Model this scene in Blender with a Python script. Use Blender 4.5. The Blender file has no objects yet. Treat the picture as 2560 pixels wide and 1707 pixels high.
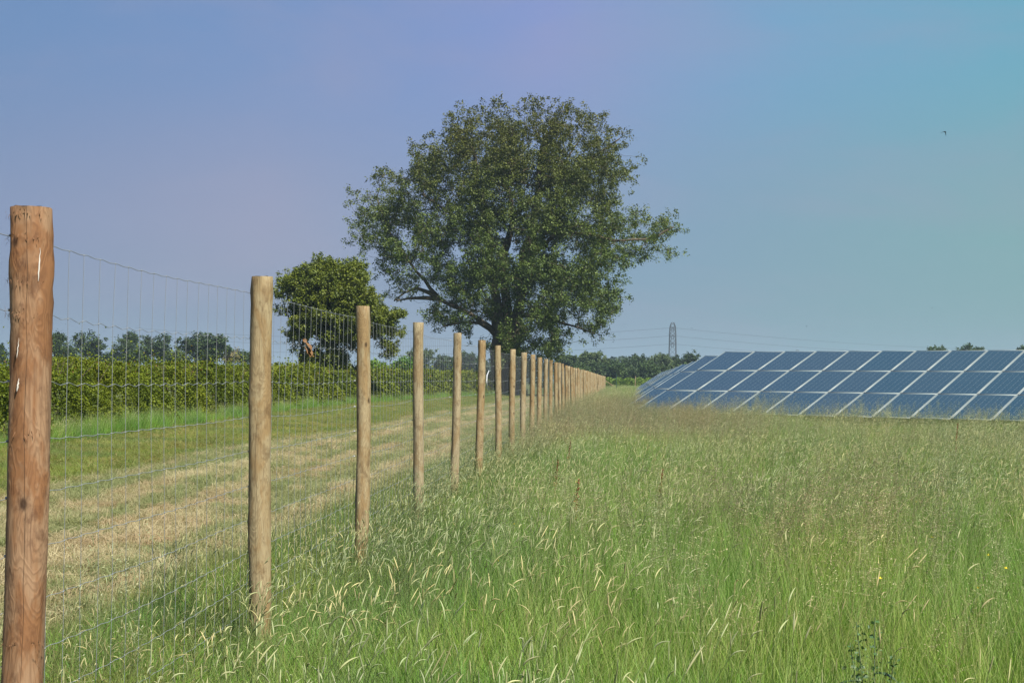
import bpy, math, random
import numpy as np
from mathutils import Matrix, Vector

PI = math.pi
scene = bpy.context.scene
COL = scene.collection

# ------------------------------------------------------------------ camera
EYE = 1.42
F, YAW, PIT, ROL = 3884.6, 0.0680, 0.0243, 0.0088      # focal length in photo pixels (2560 wide)
cy_, sy_ = math.cos(YAW), math.sin(YAW)
cp_, sp_ = math.cos(PIT), math.sin(PIT)
cr_, sr_ = math.cos(ROL), math.sin(ROL)
FW = np.array([-sy_ * cp_, cy_ * cp_, sp_])
R0 = np.array([cy_, sy_, 0.0])
U0 = np.cross(R0, FW)
RT = cr_ * R0 + sr_ * U0
UP = -sr_ * R0 + cr_ * U0
CAM = np.array([0.0, 0.0, EYE])
cd = bpy.data.cameras.new('camera')
cam = bpy.data.objects.new('camera', cd)
COL.objects.link(cam)
M = Matrix.Identity(4)
for i in range(3):
    M[i][0], M[i][1], M[i][2], M[i][3] = RT[i], UP[i], -FW[i], CAM[i]
cam.matrix_world = M
cd.sensor_fit = 'HORIZONTAL'
cd.sensor_width = 36.0
cd.lens = 36.0 * F / 2560.0
cd.clip_start = 0.05
cd.clip_end = 12000
scene.camera = cam


def at(px, py, depth):
    """world point seen at photo pixel (px, py), DEPTH metres along the optical axis"""
    return CAM + depth * (FW + RT * (px - 1280) / F - UP * (py - 853.5) / F)


def ground_at(px, py):
    d = FW + RT * (px - 1280) / F - UP * (py - 853.5) / F
    return CAM + d * (-EYE / d[2])


# ------------------------------------------------------------------ sky, sun, exposure
SUN_AZ = math.atan2(0.62, -0.78)       # towards the sun, clockwise from +Y
SUN_EL = math.radians(47)
world = bpy.data.worlds.new('World')
scene.world = world
world.use_nodes = True
wt = world.node_tree
wt.nodes.clear()


class N:
    """small node-tree builder"""
    def __init__(s, tree):
        s.t = tree

    def new(s, typ, **kw):
        n = s.t.nodes.new(typ)
        for k, v in kw.items():
            setattr(n, k, v)
        return n

    def put(s, sock, v):
        if v is None:
            return
        if hasattr(v, 'is_output'):
            s.t.links.new(v, sock)
        else:
            sock.default_value = v

    def math(s, op, a, b=None, c=None, clamp=False):
        n = s.new('ShaderNodeMath', operation=op, use_clamp=clamp)
        s.put(n.inputs[0], a)
        s.put(n.inputs[1], b)
        s.put(n.inputs[2], c)
        return n.outputs[0]

    def vmath(s, op, a, b=None):
        n = s.new('ShaderNodeVectorMath', operation=op)
        s.put(n.inputs[0], a)
        s.put(n.inputs[1], b)
        return n.outputs[0]

    def mix(s, f, a, b, mode='MIX'):
        n = s.new('ShaderNodeMix', data_type='RGBA', blend_type=mode)
        s.put(n.inputs[0], f)
        s.put(n.inputs[6], a if hasattr(a, 'is_output') else (*a, 1) if len(a) == 3 else a)
        s.put(n.inputs[7], b if hasattr(b, 'is_output') else (*b, 1) if len(b) == 3 else b)
        return n.outputs[2]

    def noise(s, vec, scale, detail=3, rough=.5, dist=0.0):
        n = s.new('ShaderNodeTexNoise')
        s.put(n.inputs['Vector'], vec)
        n.inputs['Scale'].default_value = scale
        n.inputs['Detail'].default_value = detail
        n.inputs['Roughness'].default_value = rough
        n.inputs['Distortion'].default_value = dist
        return n.outputs[0]

    def ramp(s, f, stops, interp='LINEAR'):
        n = s.new('ShaderNodeValToRGB')
        n.color_ramp.interpolation = interp
        e = n.color_ramp.elements
        while len(e) < len(stops):
            e.new(0.5)
        for el, (p, c) in zip(e, stops):
            el.position = p
            el.color = (*c, 1) if len(c) == 3 else c
        s.put(n.inputs[0], f)
        return n.outputs[0]

    def smooth(s, v, a, b):
        n = s.new('ShaderNodeMapRange', interpolation_type='SMOOTHSTEP')
        s.put(n.inputs[0], v)
        n.inputs[1].default_value = a
        n.inputs[2].default_value = b
        return n.outputs[0]

    def mapping(s, vec, scale=(1, 1, 1), loc=(0, 0, 0)):
        n = s.new('ShaderNodeMapping')
        s.put(n.inputs[0], vec)
        n.inputs[1].default_value = loc
        n.inputs[3].default_value = scale
        return n.outputs[0]


def lin(r, g, b):
    f = lambda c: (c / 255 / 12.92) if c / 255 <= .04045 else ((c / 255 + .055) / 1.055) ** 2.4
    return (f(r), f(g), f(b))


w = N(wt)
tc = w.new('ShaderNodeTexCoord')
sep = w.new('ShaderNodeSeparateXYZ')
wt.links.new(tc.outputs['Generated'], sep.inputs[0])
az = w.math('ARCTAN2', sep.outputs[0], sep.outputs[1])
el = w.math('ARCSINE', sep.outputs[2])
# the sky runs from violet blue over the hedge to teal over the panels, a little paler towards the horizon
fa = w.math('DIVIDE', w.math('ADD', az, math.radians(22)), math.radians(36), clamp=True)
low = w.ramp(fa, [(0, lin(116, 137, 168)), (.30, lin(128, 145, 176)), (.55, lin(120, 153, 178)), (.72, lin(122, 160, 176)), (1, lin(124, 167, 172))])
midc = w.ramp(fa, [(0, lin(130, 144, 182)), (.25, lin(150, 154, 186)), (.5, lin(129, 154, 192)), (.75, lin(126, 162, 184)), (1, lin(124, 172, 176))])
top = w.ramp(fa, [(0, lin(108, 142, 190)), (.25, lin(115, 147, 198)), (.40, lin(124, 150, 204)), (.54, lin(138, 155, 210)), (.78, lin(118, 168, 205)), (1, lin(108, 174, 198))])
fe1 = w.smooth(el, math.radians(0.5), math.radians(6))
fe2 = w.smooth(el, math.radians(5), math.radians(13))
grad = w.mix(fe2, w.mix(fe1, low, midc), top)
grad = w.mix(w.smooth(el, math.radians(14), math.radians(48)), grad, lin(92, 134, 184))
# thin veil of cloud
cn = w.noise(w.mapping(tc.outputs['Generated'], (3.0, 3.0, 9.0), (.3, .1, .2)), 1.6, 4, .55, .3)
veil = w.smooth(cn, .42, .75)
grad = w.mix(w.math('MULTIPLY', veil, .30), grad, lin(164, 160, 188))
gain = w.new('ShaderNodeVectorMath', operation='SCALE')
wt.links.new(grad, gain.inputs[0])
gain.inputs['Scale'].default_value = 4.35
sky = w.new('ShaderNodeTexSky', sky_type='NISHITA')
sky.sun_disc = False
sky.sun_elevation = SUN_EL
sky.sun_rotation = SUN_AZ
sky.air_density = 1.0
sky.dust_density = 1.5
skyc = w.mix(.95, sky.outputs[0], gain.outputs[0])
bg = w.new('ShaderNodeBackground')
wt.links.new(skyc, bg.inputs[0])
bg.inputs[1].default_value = 0.1
wo = w.new('ShaderNodeOutputWorld')
wt.links.new(bg.outputs[0], wo.inputs[0])

ld = bpy.data.lights.new('sun', 'SUN')
ld.energy = 5.0  # late spring sun, a little warm
ld.angle = math.radians(0.6)
ld.color = (1.0, 0.93, 0.82)
sun = bpy.data.objects.new('sun', ld)
COL.objects.link(sun)
sd = Vector((math.sin(SUN_AZ) * math.cos(SUN_EL), math.cos(SUN_AZ) * math.cos(SUN_EL), math.sin(SUN_EL)))
sun.rotation_euler = sd.to_track_quat('Z', 'Y').to_euler()
sun.location = (20, -20, 30)

scene.view_settings.view_transform = 'Standard'
scene.view_settings.look = 'None'
scene.view_settings.exposure = 1.08
scene.view_settings.gamma = 1.0
scene.view_settings.use_curve_mapping = False
scene.render.engine = 'CYCLES'
cy = scene.cycles
cy.max_bounces = 6
cy.diffuse_bounces = 3
cy.glossy_bounces = 3
cy.transmission_bounces = 4
cy.transparent_max_bounces = 8
cy.volume_bounces = 0
cy.use_denoising = True
cy.sample_clamp_indirect = 4.0

# ------------------------------------------------------------------ helpers
rng = np.random.default_rng(11)
random.seed(11)


class MB:
    """collects triangles and quads with a colour and a material slot"""
    def __init__(s):
        s.v, s.f, s.c, s.m, s.n = [], [], [], [], 0

    def add(s, v, f, col=(1, 1, 1), mat=0):
        v = np.asarray(v, float).reshape(-1, 3)
        f = np.asarray(f, int)
        s.v.append(v)
        c = np.asarray(col, float)
        s.c.append(np.broadcast_to(c, (len(v), 3)) if c.ndim == 1 else c)
        s.f.append((f + s.n, mat))
        s.n += len(v)

    def mesh(s, name, mats, smooth=False):
        v = np.concatenate(s.v)
        c = np.concatenate(s.c)
        me = bpy.data.meshes.new(name)
        me.vertices.add(len(v))
        me.vertices.foreach_set('co', v.ravel().astype(np.float32))
        nl = sum(f.size for f, _ in s.f)
        nf = sum(len(f) for f, _ in s.f)
        me.loops.add(nl)
        me.polygons.add(nf)
        me.loops.foreach_set('vertex_index', np.concatenate([f.ravel() for f, _ in s.f]).astype(np.int32))
        tot = np.concatenate([np.full(len(f), f.shape[1]) for f, _ in s.f])
        me.polygons.foreach_set('loop_start', np.concatenate([[0], np.cumsum(tot)[:-1]]).astype(np.int32))
        me.polygons.foreach_set('material_index', np.concatenate([np.full(len(f), m) for f, m in s.f]).astype(np.int32))
        if smooth:
            me.polygons.foreach_set('use_smooth', np.ones(nf, bool))
        at_ = me.attributes.new('col', 'FLOAT_COLOR', 'POINT')
        at_.data.foreach_set('color', np.concatenate([c, np.ones((len(c), 1))], 1).ravel().astype(np.float32))
        for m in (mats if isinstance(mats, (list, tuple)) else [mats]):
            me.materials.append(m)
        me.update()
        me.validate()
        return me

    def build(s, name, mats, parent=None, smooth=False, loc=None, kind=None):
        return link(name, s.mesh(name, mats, smooth), parent, loc, kind)


def link(name, me, parent=None, loc=None, kind=None):
    o = bpy.data.objects.new(name, me)
    COL.objects.link(o)
    if parent is not None:
        o.parent = parent
    if loc is not None:
        o.location = loc
    if kind:
        o['kind'] = kind
    return o


def tag(o, label=None, cat=None, group=None, kind=None):
    if label:
        o['label'] = label
    if cat:
        o['category'] = cat
    if group:
        o['group'] = group
    if kind:
        o['kind'] = kind
    return o


def empty(name, loc, label=None, cat=None, group=None, rz=0.0):
    o = bpy.data.objects.new(name, None)
    o.empty_display_size = .3
    COL.objects.link(o)
    o.location = loc
    o.rotation_euler = (0, 0, rz)
    return tag(o, label, cat, group)


def tube(mb, pts, rad, sides=6, col=(1, 1, 1), mat=0, cap=False, phase=0.0):
    P = np.asarray(pts, float)
    n = len(P)
    rad = np.broadcast_to(np.asarray(rad, float), (n,))
    T = np.gradient(P, axis=0)
    T /= np.linalg.norm(T, axis=1, keepdims=True) + 1e-9
    ref = np.where(np.abs(T[:, 2:3]) > .9, np.array([[1., 0, 0]]), np.array([[0, 0, 1.]]))
    if np.abs(T[0, 2]) > .7:
        ref = np.broadcast_to(np.array([[1., 0, 0]]), (n, 3))
    A = np.cross(T, ref)
    A /= np.linalg.norm(A, axis=1, keepdims=True) + 1e-9
    B = np.cross(T, A)
    th = phase + np.arange(sides) * 2 * PI / sides
    V = P[:, None] + rad[:, None, None] * (np.cos(th)[None, :, None] * A[:, None] + np.sin(th)[None, :, None] * B[:, None])
    i = np.arange(n - 1)[:, None] * sides
    j = np.arange(sides)[None]
    k = (j + 1) % sides
    Fq = np.stack([i + j, i + k, i + k + sides, i + j + sides], -1).reshape(-1, 4)
    mb.add(V.reshape(-1, 3), Fq, col, mat)
    if cap:
        mb.add(V[-1], [list(range(sides))], col, mat)
        mb.add(V[0], [list(range(sides))[::-1]], col, mat)


BOXF = np.array([[0, 3, 2, 1], [4, 5, 6, 7], [0, 1, 5, 4], [1, 2, 6, 5], [2, 3, 7, 6], [3, 0, 4, 7]])


def box(mb, lo, hi, col=(1, 1, 1), mat=0, frame=None):
    x0, y0, z0 = lo
    x1, y1, z1 = hi
    v = np.array([[x0, y0, z0], [x1, y0, z0], [x1, y1, z0], [x0, y1, z0], [x0, y0, z1], [x1, y0, z1], [x1, y1, z1], [x0, y1, z1]], float)
    if frame is not None:
        o, X, Y, Z = frame
        v = o + v[:, :1] * X + v[:, 1:2] * Y + v[:, 2:] * Z
    mb.add(v, BOXF, col, mat)


def bar(mb, a, b, t, mat=0, col=(1, 1, 1)):
    tube(mb, [a, b], t, 4, col, mat, phase=PI / 4)


# ------------------------------------------------------------------ materials
def mat(name):
    m = bpy.data.materials.new(name)
    m.use_nodes = True
    m.node_tree.nodes.clear()
    n = N(m.node_tree)
    o = n.new('ShaderNodeOutputMaterial')
    return m, n, o


def principled(n, o, color, rough=.6, spec=.3, metal=0.0, bump=None, bstr=.3, bdist=.01):
    p = n.new('ShaderNodeBsdfPrincipled')
    n.put(p.inputs['Base Color'], color if hasattr(color, 'is_output') else (*color, 1))
    n.put(p.inputs['Roughness'], rough)
    p.inputs['Specular IOR Level'].default_value = spec
    n.put(p.inputs['Metallic'], metal)
    if bump is not None:
        b = n.new('ShaderNodeBump')
        b.inputs['Strength'].default_value = bstr
        b.inputs['Distance'].default_value = bdist
        n.put(b.inputs['Height'], bump)
        n.t.links.new(b.outputs[0], p.inputs['Normal'])
    n.t.links.new(p.outputs[0], o.inputs[0])
    return p


def leafy(n, o, color, trans=.35, gloss=.04, rough=.6):
    d = n.new('ShaderNodeBsdfDiffuse')
    t = n.new('ShaderNodeBsdfTranslucent')
    g = n.new('ShaderNodeBsdfGlossy')
    g.inputs['Roughness'].default_value = rough
    n.put(d.inputs[0], color)
    n.put(t.inputs[0], n.mix(.5, color, n.mix(1.0, color, (1.25, 1.2, .45), 'MULTIPLY')))
    m1 = n.new('ShaderNodeMixShader')
    m1.inputs[0].default_value = trans
    n.t.links.new(d.outputs[0], m1.inputs[1])
    n.t.links.new(t.outputs[0], m1.inputs[2])
    m2 = n.new('ShaderNodeMixShader')
    m2.inputs[0].default_value = gloss
    n.t.links.new(m1.outputs[0], m2.inputs[1])
    n.t.links.new(g.outputs[0], m2.inputs[2])
    n.t.links.new(m2.outputs[0], o.inputs[0])


def colattr(n):
    a = n.new('ShaderNodeAttribute', attribute_name='col')
    return a.outputs[0]


def pos(n):
    return n.new('ShaderNodeNewGeometry').outputs['Position']


def leaf_mat(name, tint, trans=.35, gloss=.05, var=.35, scale=.35):
    m, n, o = mat(name)
    c = n.mix(1.0, colattr(n), tint, 'MULTIPLY')
    ns = n.noise(pos(n), scale, 2)
    c = n.mix(n.math('MULTIPLY', n.smooth(ns, .3, .7), var), c, n.mix(1.0, c, (1.35, 1.15, .7), 'MULTIPLY'))
    leafy(n, o, c, trans, gloss)
    return m


def track_mask(n):
    """dry mown strip along the fence: 1 = straw, 0 = green"""
    p = pos(n)
    s = n.new('ShaderNodeSeparateXYZ')
    n.t.links.new(p, s.inputs[0])
    wob = n.math('MULTIPLY', n.math('SUBTRACT', n.noise(n.mapping(p, (.25, .12, .1)), 1.0, 3), .5), 2.2)
    x = n.math('ADD', s.outputs[0], wob)
    band = n.math('MULTIPLY', n.smooth(x, -7.5, -6.9), n.math('SUBTRACT', 1.0, n.smooth(x, -3.4, -2.7)))
    # wheel and swath stripes inside the strip
    st = n.noise(n.mapping(p, (1.25, .13, .1), (2.7, 0, 0)), 1.0, 3, .6)
    st2 = n.noise(n.mapping(p, (2.6, 1.5, .1)), 1.0, 3, .65)
    sw = n.math('MULTIPLY', n.math('SINE', n.math('MULTIPLY', n.math('ADD', x, n.math('MULTIPLY', st, 1.6)), 4.6)), .04)
    k = n.smooth(n.math('ADD', sw, n.math('ADD', n.math('MULTIPLY', st, .45), n.math('ADD', n.math('MULTIPLY', st2, .55), n.math('MULTIPLY', n.math('SUBTRACT', 1.0, n.smooth(s.outputs[1], 9.0, 26.0)), .035)))), .455, .575)
    return n.math('MULTIPLY', band, n.math('ADD', .06, n.math('MULTIPLY', k, .94))), band


def grass_mat(name, tint, dry=(.30, .25, .12), dryscale=.22, dryamt=.6, trans=.35, track=False):
    m, n, o = mat(name)
    p = pos(n)
    oi = n.new('ShaderNodeObjectInfo').outputs['Random']
    c = n.mix(1.0, colattr(n), tint, 'MULTIPLY')
    v = n.noise(p, dryscale, 3, .6)
    c = n.mix(n.math('MULTIPLY', n.smooth(v, .42, .68), dryamt), c, n.mix(.55, c, dry))
    v2 = n.noise(n.mapping(p, (1, 1, 0), (9, 4, 0)), .55, 3, .6)
    c = n.mix(n.smooth(v2, .35, .7), n.mix(1.0, c, (.72, .86, .85), 'MULTIPLY'), n.mix(1.0, c, (1.2, 1.1, 1.0), 'MULTIPLY'))
    br = n.new('ShaderNodeMapRange')
    n.t.links.new(oi, br.inputs[0])
    br.inputs[3].default_value = .75
    br.inputs[4].default_value = 1.25
    sc = n.new('ShaderNodeVectorMath', operation='SCALE')
    n.t.links.new(c, sc.inputs[0])
    n.t.links.new(br.outputs[0], sc.inputs['Scale'])
    c = sc.outputs[0]
    if track:
        straw = n.mix(oi, (.38, .32, .19), (.50, .46, .29))
        straw = n.mix(n.smooth(v2, .3, .75), straw, (.34, .24, .15))
        tm, tb = track_mask(n)
        c = n.mix(tm, n.mix(n.math('MULTIPLY', tb, n.math('ADD', .35, n.math('MULTIPLY', n.smooth(v2, .2, .6), .5))), c, (.195, .225, .095)), n.mix(.85, c, straw))
    leafy(n, o, c, trans, .03)
    return m


def ground_mat():
    m, n, o = mat('ground_soil_and_grass')
    p = pos(n)
    f = n.noise(p, 3.0, 6, .7)
    b = n.noise(p, .06, 4, .6)
    c = n.mix(f, (.035, .05, .016), (.085, .10, .03))
    c = n.mix(n.smooth(b, .4, .65), c, n.mix(f, (.07, .10, .03), (.12, .12, .045)))
    fine = n.noise(n.mapping(p, (30, 12, 1)), 1.0, 4, .7)
    straw = n.mix(fine, (.22, .165, .09), (.42, .34, .20))
    c = n.mix(n.math('MULTIPLY', track_mask(n)[0], .9), c, straw)
    principled(n, o, c, .95, .1, bump=f, bstr=.6, bdist=.05)
    return m


def wood_mat(name, light, mid, dark, streak=.5):
    m, n, o = mat(name)
    t = n.new('ShaderNodeTexCoord').outputs['Object']
    oi = n.new('ShaderNodeObjectInfo').outputs['Random']
    off = n.new('ShaderNodeCombineXYZ')
    n.t.links.new(n.math('MULTIPLY', oi, 37.0), off.inputs[0])
    n.t.links.new(n.math('MULTIPLY', oi, 91.0), off.inputs[2])
    q = n.vmath('ADD', t, off.outputs[0])
    s = n.new('ShaderNodeSeparateXYZ')
    n.t.links.new(t, s.inputs[0])
    # contour lines of a stretched noise read as cathedral grain on a peeled log
    g = n.noise(n.mapping(q, (13, 13, 3.4)), 1.0, 3, .5, .6)
    ln = n.math('SINE', n.math('MULTIPLY', g, 90.0))
    fine = n.noise(n.mapping(q, (90, 90, 3.0)), 1.0, 3, .6)
    pat = n.noise(n.mapping(q, (9, 9, 3.2), (4, 2, 0)), 1.0, 4, .6, .6)
    c = n.mix(n.smooth(pat, .44, .60), light, mid)
    c = n.mix(n.math('MULTIPLY', n.smooth(ln, .0, 1.0), .42), c, n.mix(.65, c, dark))
    c = n.mix(n.math('MULTIPLY', n.smooth(fine, .5, .75), .35), c, dark)
    # knots
    vo = n.new('ShaderNodeTexVoronoi', feature='F1')
    n.put(vo.inputs['Vector'], n.mapping(q, (11, 11, 6.5)))
    vo.inputs['Scale'].default_value = 1.0
    kn = n.math('SUBTRACT', 1.0, n.smooth(vo.outputs['Distance'], .08, .19))
    sel = n.new('ShaderNodeSeparateColor')
    n.t.links.new(vo.outputs['Color'], sel.inputs[0])
    kn = n.math('MULTIPLY', kn, n.math('GREATER_THAN', sel.outputs[0], .55))
    blot = n.noise(n.mapping(q, (16, 16, 9), (1, 7, 3)), 1.0, 5, .7)
    c = n.mix(n.math('MULTIPLY', n.smooth(blot, .50, .68), .6), c, dark)
    c = n.mix(n.math('MULTIPLY', kn, .85), c, tuple(.35 * x for x in dark))
    # drying cracks
    ang = n.math('ARCTAN2', s.outputs[0], s.outputs[1])
    wob = n.math('MULTIPLY', n.math('SUBTRACT', n.noise(n.mapping(q, (0, 0, 1.6)), 1.0, 3), .5), 1.0)
    a2 = n.math('ADD', n.math('ADD', ang, wob), n.math('MULTIPLY', oi, 6.283))
    w2 = n.math('ABSOLUTE', n.math('SINE', n.math('MULTIPLY', a2, 1.0)))
    zn = n.noise(n.mapping(q, (0, 0, 1.1), (3, 3, 7)), 1.0, 2)
    crack = n.math('MULTIPLY', n.math('SUBTRACT', 1.0, n.smooth(w2, .006, .022)), n.smooth(zn, .42, .5))
    c = n.mix(n.math('MULTIPLY', crack, .8), c, (.04, .022, .013))
    # end grain
    nz = n.new('ShaderNodeSeparateXYZ')
    n.t.links.new(n.new('ShaderNodeNewGeometry').outputs['Normal'], nz.inputs[0])
    rr = n.math('SQRT', n.math('ADD', n.math('POWER', s.outputs[0], 2.0), n.math('POWER', s.outputs[1], 2.0)))
    ring = n.smooth(n.math('SINE', n.math('MULTIPLY', n.math('ADD', rr, n.math('MULTIPLY', fine, .004)), 1400.0)), -.3, .8)
    c = n.mix(n.smooth(nz.outputs[2], .6, .9), c, n.mix(ring, mid, dark))
    h = n.math('SUBTRACT', n.math('ADD', n.math('MULTIPLY', pat, .5), n.math('MULTIPLY', ln, .1)), n.math('MULTIPLY', crack, 1.5))
    principled(n, o, c, .75, .25, bump=h, bstr=.5, bdist=.006)
    return m


def simple(name, color, rough=.6, spec=.3, metal=0.0, nscale=6.0, var=.25):
    m, n, o = mat(name)
    t = n.new('ShaderNodeTexCoord').outputs['Object']
    f = n.noise(t, nscale, 4, .6)
    c = n.mix(f, tuple(x * (1 - var) for x in color), tuple(min(1, x * (1 + var)) for x in color))
    principled(n, o, c, rough, spec, metal, bump=f, bstr=.15, bdist=.01)
    return m


M_ground = ground_mat()
M_post = wood_mat('peeled_pine', (.248, .200, .115), (.205, .142, .068), (.078, .046, .020))
M_post_red = wood_mat('peeled_red_pine', (.228, .142, .082), (.170, .082, .036), (.056, .023, .011))
M_post_pale = wood_mat('weathered_pine', (.25, .21, .13), (.20, .15, .08), (.085, .055, .028))
M_wire = simple('galvanised_wire', (.18, .20, .215), .6, .25, .05, 30)
M_resin = simple('dried_resin', (.48, .46, .42), .5, .4)
M_grass = grass_mat('meadow_blades', (1, 1, 1), dry=(.26, .27, .10), dryamt=.22, trans=.42)
M_short = grass_mat('mown_blades', (1, 1, 1), dry=(.26, .22, .07), dryamt=.75, track=True)
M_head = grass_mat('seed_heads', (1, 1, 1), dry=(.42, .33, .20), dryamt=.5, trans=.4)
M_bark = simple('furrowed_bark', (.085, .070, .050), .9, .1, 0, 3.0, .5)
M_alu = simple('aluminium_frame', (.19, .225, .225), .5, .4, .1, 5, .06)
M_steel = simple('galvanised_steel', (.34, .36, .37), .5, .5, .5, 8, .15)
M_pylon = simple('grey_lattice_steel', (.045, .05, .055), .7, .3, .2, 2, .15)


def cell_mat():
    m, n, o = mat('polycrystalline_cells')
    t = n.new('ShaderNodeTexCoord').outputs['Object']
    vo = n.new('ShaderNodeTexVoronoi')
    n.put(vo.inputs['Vector'], n.mapping(t, (60, 45, 1)))
    sc = n.new('ShaderNodeSeparateColor')
    n.t.links.new(vo.outputs['Color'], sc.inputs[0])
    oi = n.new('ShaderNodeObjectInfo').outputs['Random']
    c = n.mix(sc.outputs[0], (.012, .036, .054), (.016, .043, .063))
    c = n.mix(n.math('MULTIPLY', oi, .5), c, (.026, .046, .062))
    # busbars
    s = n.new('ShaderNodeSeparateXYZ')
    n.t.links.new(t, s.inputs[0])
    p = principled(n, o, c, .16, .5)
    p.inputs['Coat Weight'].default_value = .3
    p.inputs['Coat Roughness'].default_value = .08
    return m


M_cell = cell_mat()
M_back = simple('panel_backsheet', (.105, .145, .17), .25, .5, 0, 4, .04)

# ------------------------------------------------------------------ ground and hills
mb = MB()
xs = np.concatenate([np.linspace(-3200, -100, 8), np.linspace(-60, 60, 25), np.linspace(100, 3200, 8)])
ys = np.concatenate([np.linspace(-300, -20, 4), np.linspace(0, 200, 41), np.linspace(300, 4600, 12)])
X, Y = np.meshgrid(xs, ys)
Z = np.zeros_like(X)
nx, ny = len(xs), len(ys)
ii, jj = np.meshgrid(np.arange(nx - 1), np.arange(ny - 1))
a = (jj * nx + ii).ravel()
mb.add(np.stack([X, Y, Z], -1).reshape(-1, 3), np.stack([a, a + 1, a + nx + 1, a + nx], -1))
mb.build('ground', M_ground, kind='structure')

mb = MB()
M_hill = simple('distant_woods', (.045, .075, .05), .95, .05, 0, .01, .5)
th = np.linspace(math.radians(-40), math.radians(38), 160)
for (R, h0, amp, seed) in ((3600, 34, 14, 1), (2600, 14, 6, 5)):
    hh = h0 + amp * (np.sin(th * 9 + seed) + .6 * np.sin(th * 23 + seed * 2) + .25 * np.sin(th * 61)) + rng.normal(0, .5, len(th))
    hh = hh * np.clip((th + .75) / .3, .2, 1) * (1 - .55 * np.clip((th + .02) / .2, 0, 1))
    base = np.stack([np.sin(th) * R, np.cos(th) * R, np.full_like(th, -.3)], -1)
    crest = np.stack([np.sin(th) * (R + 250), np.cos(th) * (R + 250), hh], -1)
    back = np.stack([np.sin(th) * (R + 900), np.cos(th) * (R + 900), np.full_like(th, -.3)], -1)
    V = np.concatenate([base, crest, back])
    n_ = len(th)
    i = np.arange(n_ - 1)
    mb.add(V, np.concatenate([np.stack([i, i + 1, i + 1 + n_, i + n_], -1), np.stack([i + n_, i + n_ + 1, i + 1 + 2 * n_, i + 2 * n_], -1)]))
mb.build('hills', M_hill, kind='structure')

# ------------------------------------------------------------------ fence
XF, Y1, SP = -1.77, 4.57, 3.08
NPOST = 72
fence = empty('wire_fence', (XF, Y1, 0), 'long deer fence of round pine posts and galvanised wire netting beside the mown strip', 'fence')


def post_mesh(h, r0, r1, seed, mat_, sides=20, rings=26, rough=.0035):
    g = np.random.default_rng(seed)
    mb = MB()
    z = np.concatenate([np.linspace(-.45, h - .002, rings), [h]])
    t = np.clip(z / h, 0, 1)
    rad = r0 + (r1 - r0) * t
    rad[-1] -= .0012
    th = np.arange(sides) * 2 * PI / sides
    ph = g.uniform(0, 6.28, 8)
    rr = rad[:, None] * (1 + .03 * np.sin(th * 2 + ph[0] + z[:, None] * 1.3) + .02 * np.sin(th * 3 + ph[1] - z[:, None] * 2.1))
    rr += rough * np.sin(z[:, None] * 9 + ph[2] + th * 2) * np.sin(th * 4 + ph[3]) + g.normal(0, rough * .35, rr.shape)
    # branch-whorl bulges
    for q in range(4):
        zc = g.uniform(.2, h)
        rr += rough * 1.3 * np.exp(-((z[:, None] - zc) / .03) ** 2) * (1 + np.sin(th * 5 + ph[4 + q]))
    bow = .012 * np.sin(z / h * PI + ph[5])
    V = np.stack([rr * np.cos(th) + bow[:, None], rr * np.sin(th) + .6 * bow[:, None], np.broadcast_to(z[:, None], rr.shape)], -1)
    n = len(z)
    i = np.arange(n - 1)[:, None] * sides
    j = np.arange(sides)[None]
    k = (j + 1) % sides
    mb.add(V.reshape(-1, 3), np.stack([i + j, i + k, i + k + sides, i + j + sides], -1).reshape(-1, 4))
    top_ = V[-1].copy()
    top_[:, 2] = h - .001 + g.normal(0, .0015, sides)
    cen = np.array([[bow[-1], .6 * bow[-1], h + .002]])
    mb.add(np.concatenate([top_, cen]), np.stack([np.arange(sides), (np.arange(sides) + 1) % sides, np.full(sides, sides)], -1))
    me = mb.mesh('post', mat_, smooth=True)
    me.polygons.foreach_set('use_smooth', np.concatenate([np.ones((n - 2) * sides, bool), np.zeros(2 * sides, bool)]))
    return me


protos = [post_mesh(1.925, .054 + .004 * math.sin(k * 2.3), .051 + .003 * math.sin(k * 1.7), 100 + k, [M_post, M_post, M_post_pale][k % 3], 14, 14, .003) for k in range(9)]
hs = random.Random(4)
post_list = []
for k in range(NPOST):
    if k == 0:
        me = post_mesh(1.925, .0625, .0595, 7, M_post_red, 28, 60, .0022)
    elif k < 7:
        me = post_mesh(1.92, [0, .0545, .050, .050, .046, .052, .048][k], [0, .0520, .0465, .0455, .043, .049, .045][k], 40 + k, M_post_pale if k in (3, 4) else M_post, 22, 36, .0022)
    else:
        me = protos[k % 9]
    o = link('post', me, fence, (hs.uniform(-.012, .012) if k > 2 else 0, k * SP + hs.uniform(-.04, .04) * (k > 7), hs.uniform(-.02, .02) * (k > 7)))
    o.rotation_euler = (hs.uniform(-.008, .008), hs.uniform(-.008, .008), hs.uniform(0, 6.28) if k > 6 else 0)
    if k == 0:
        o['label'] = 'thick reddish brown post with torn bark rings and white resin streaks'
    post_list.append(o)

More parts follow.
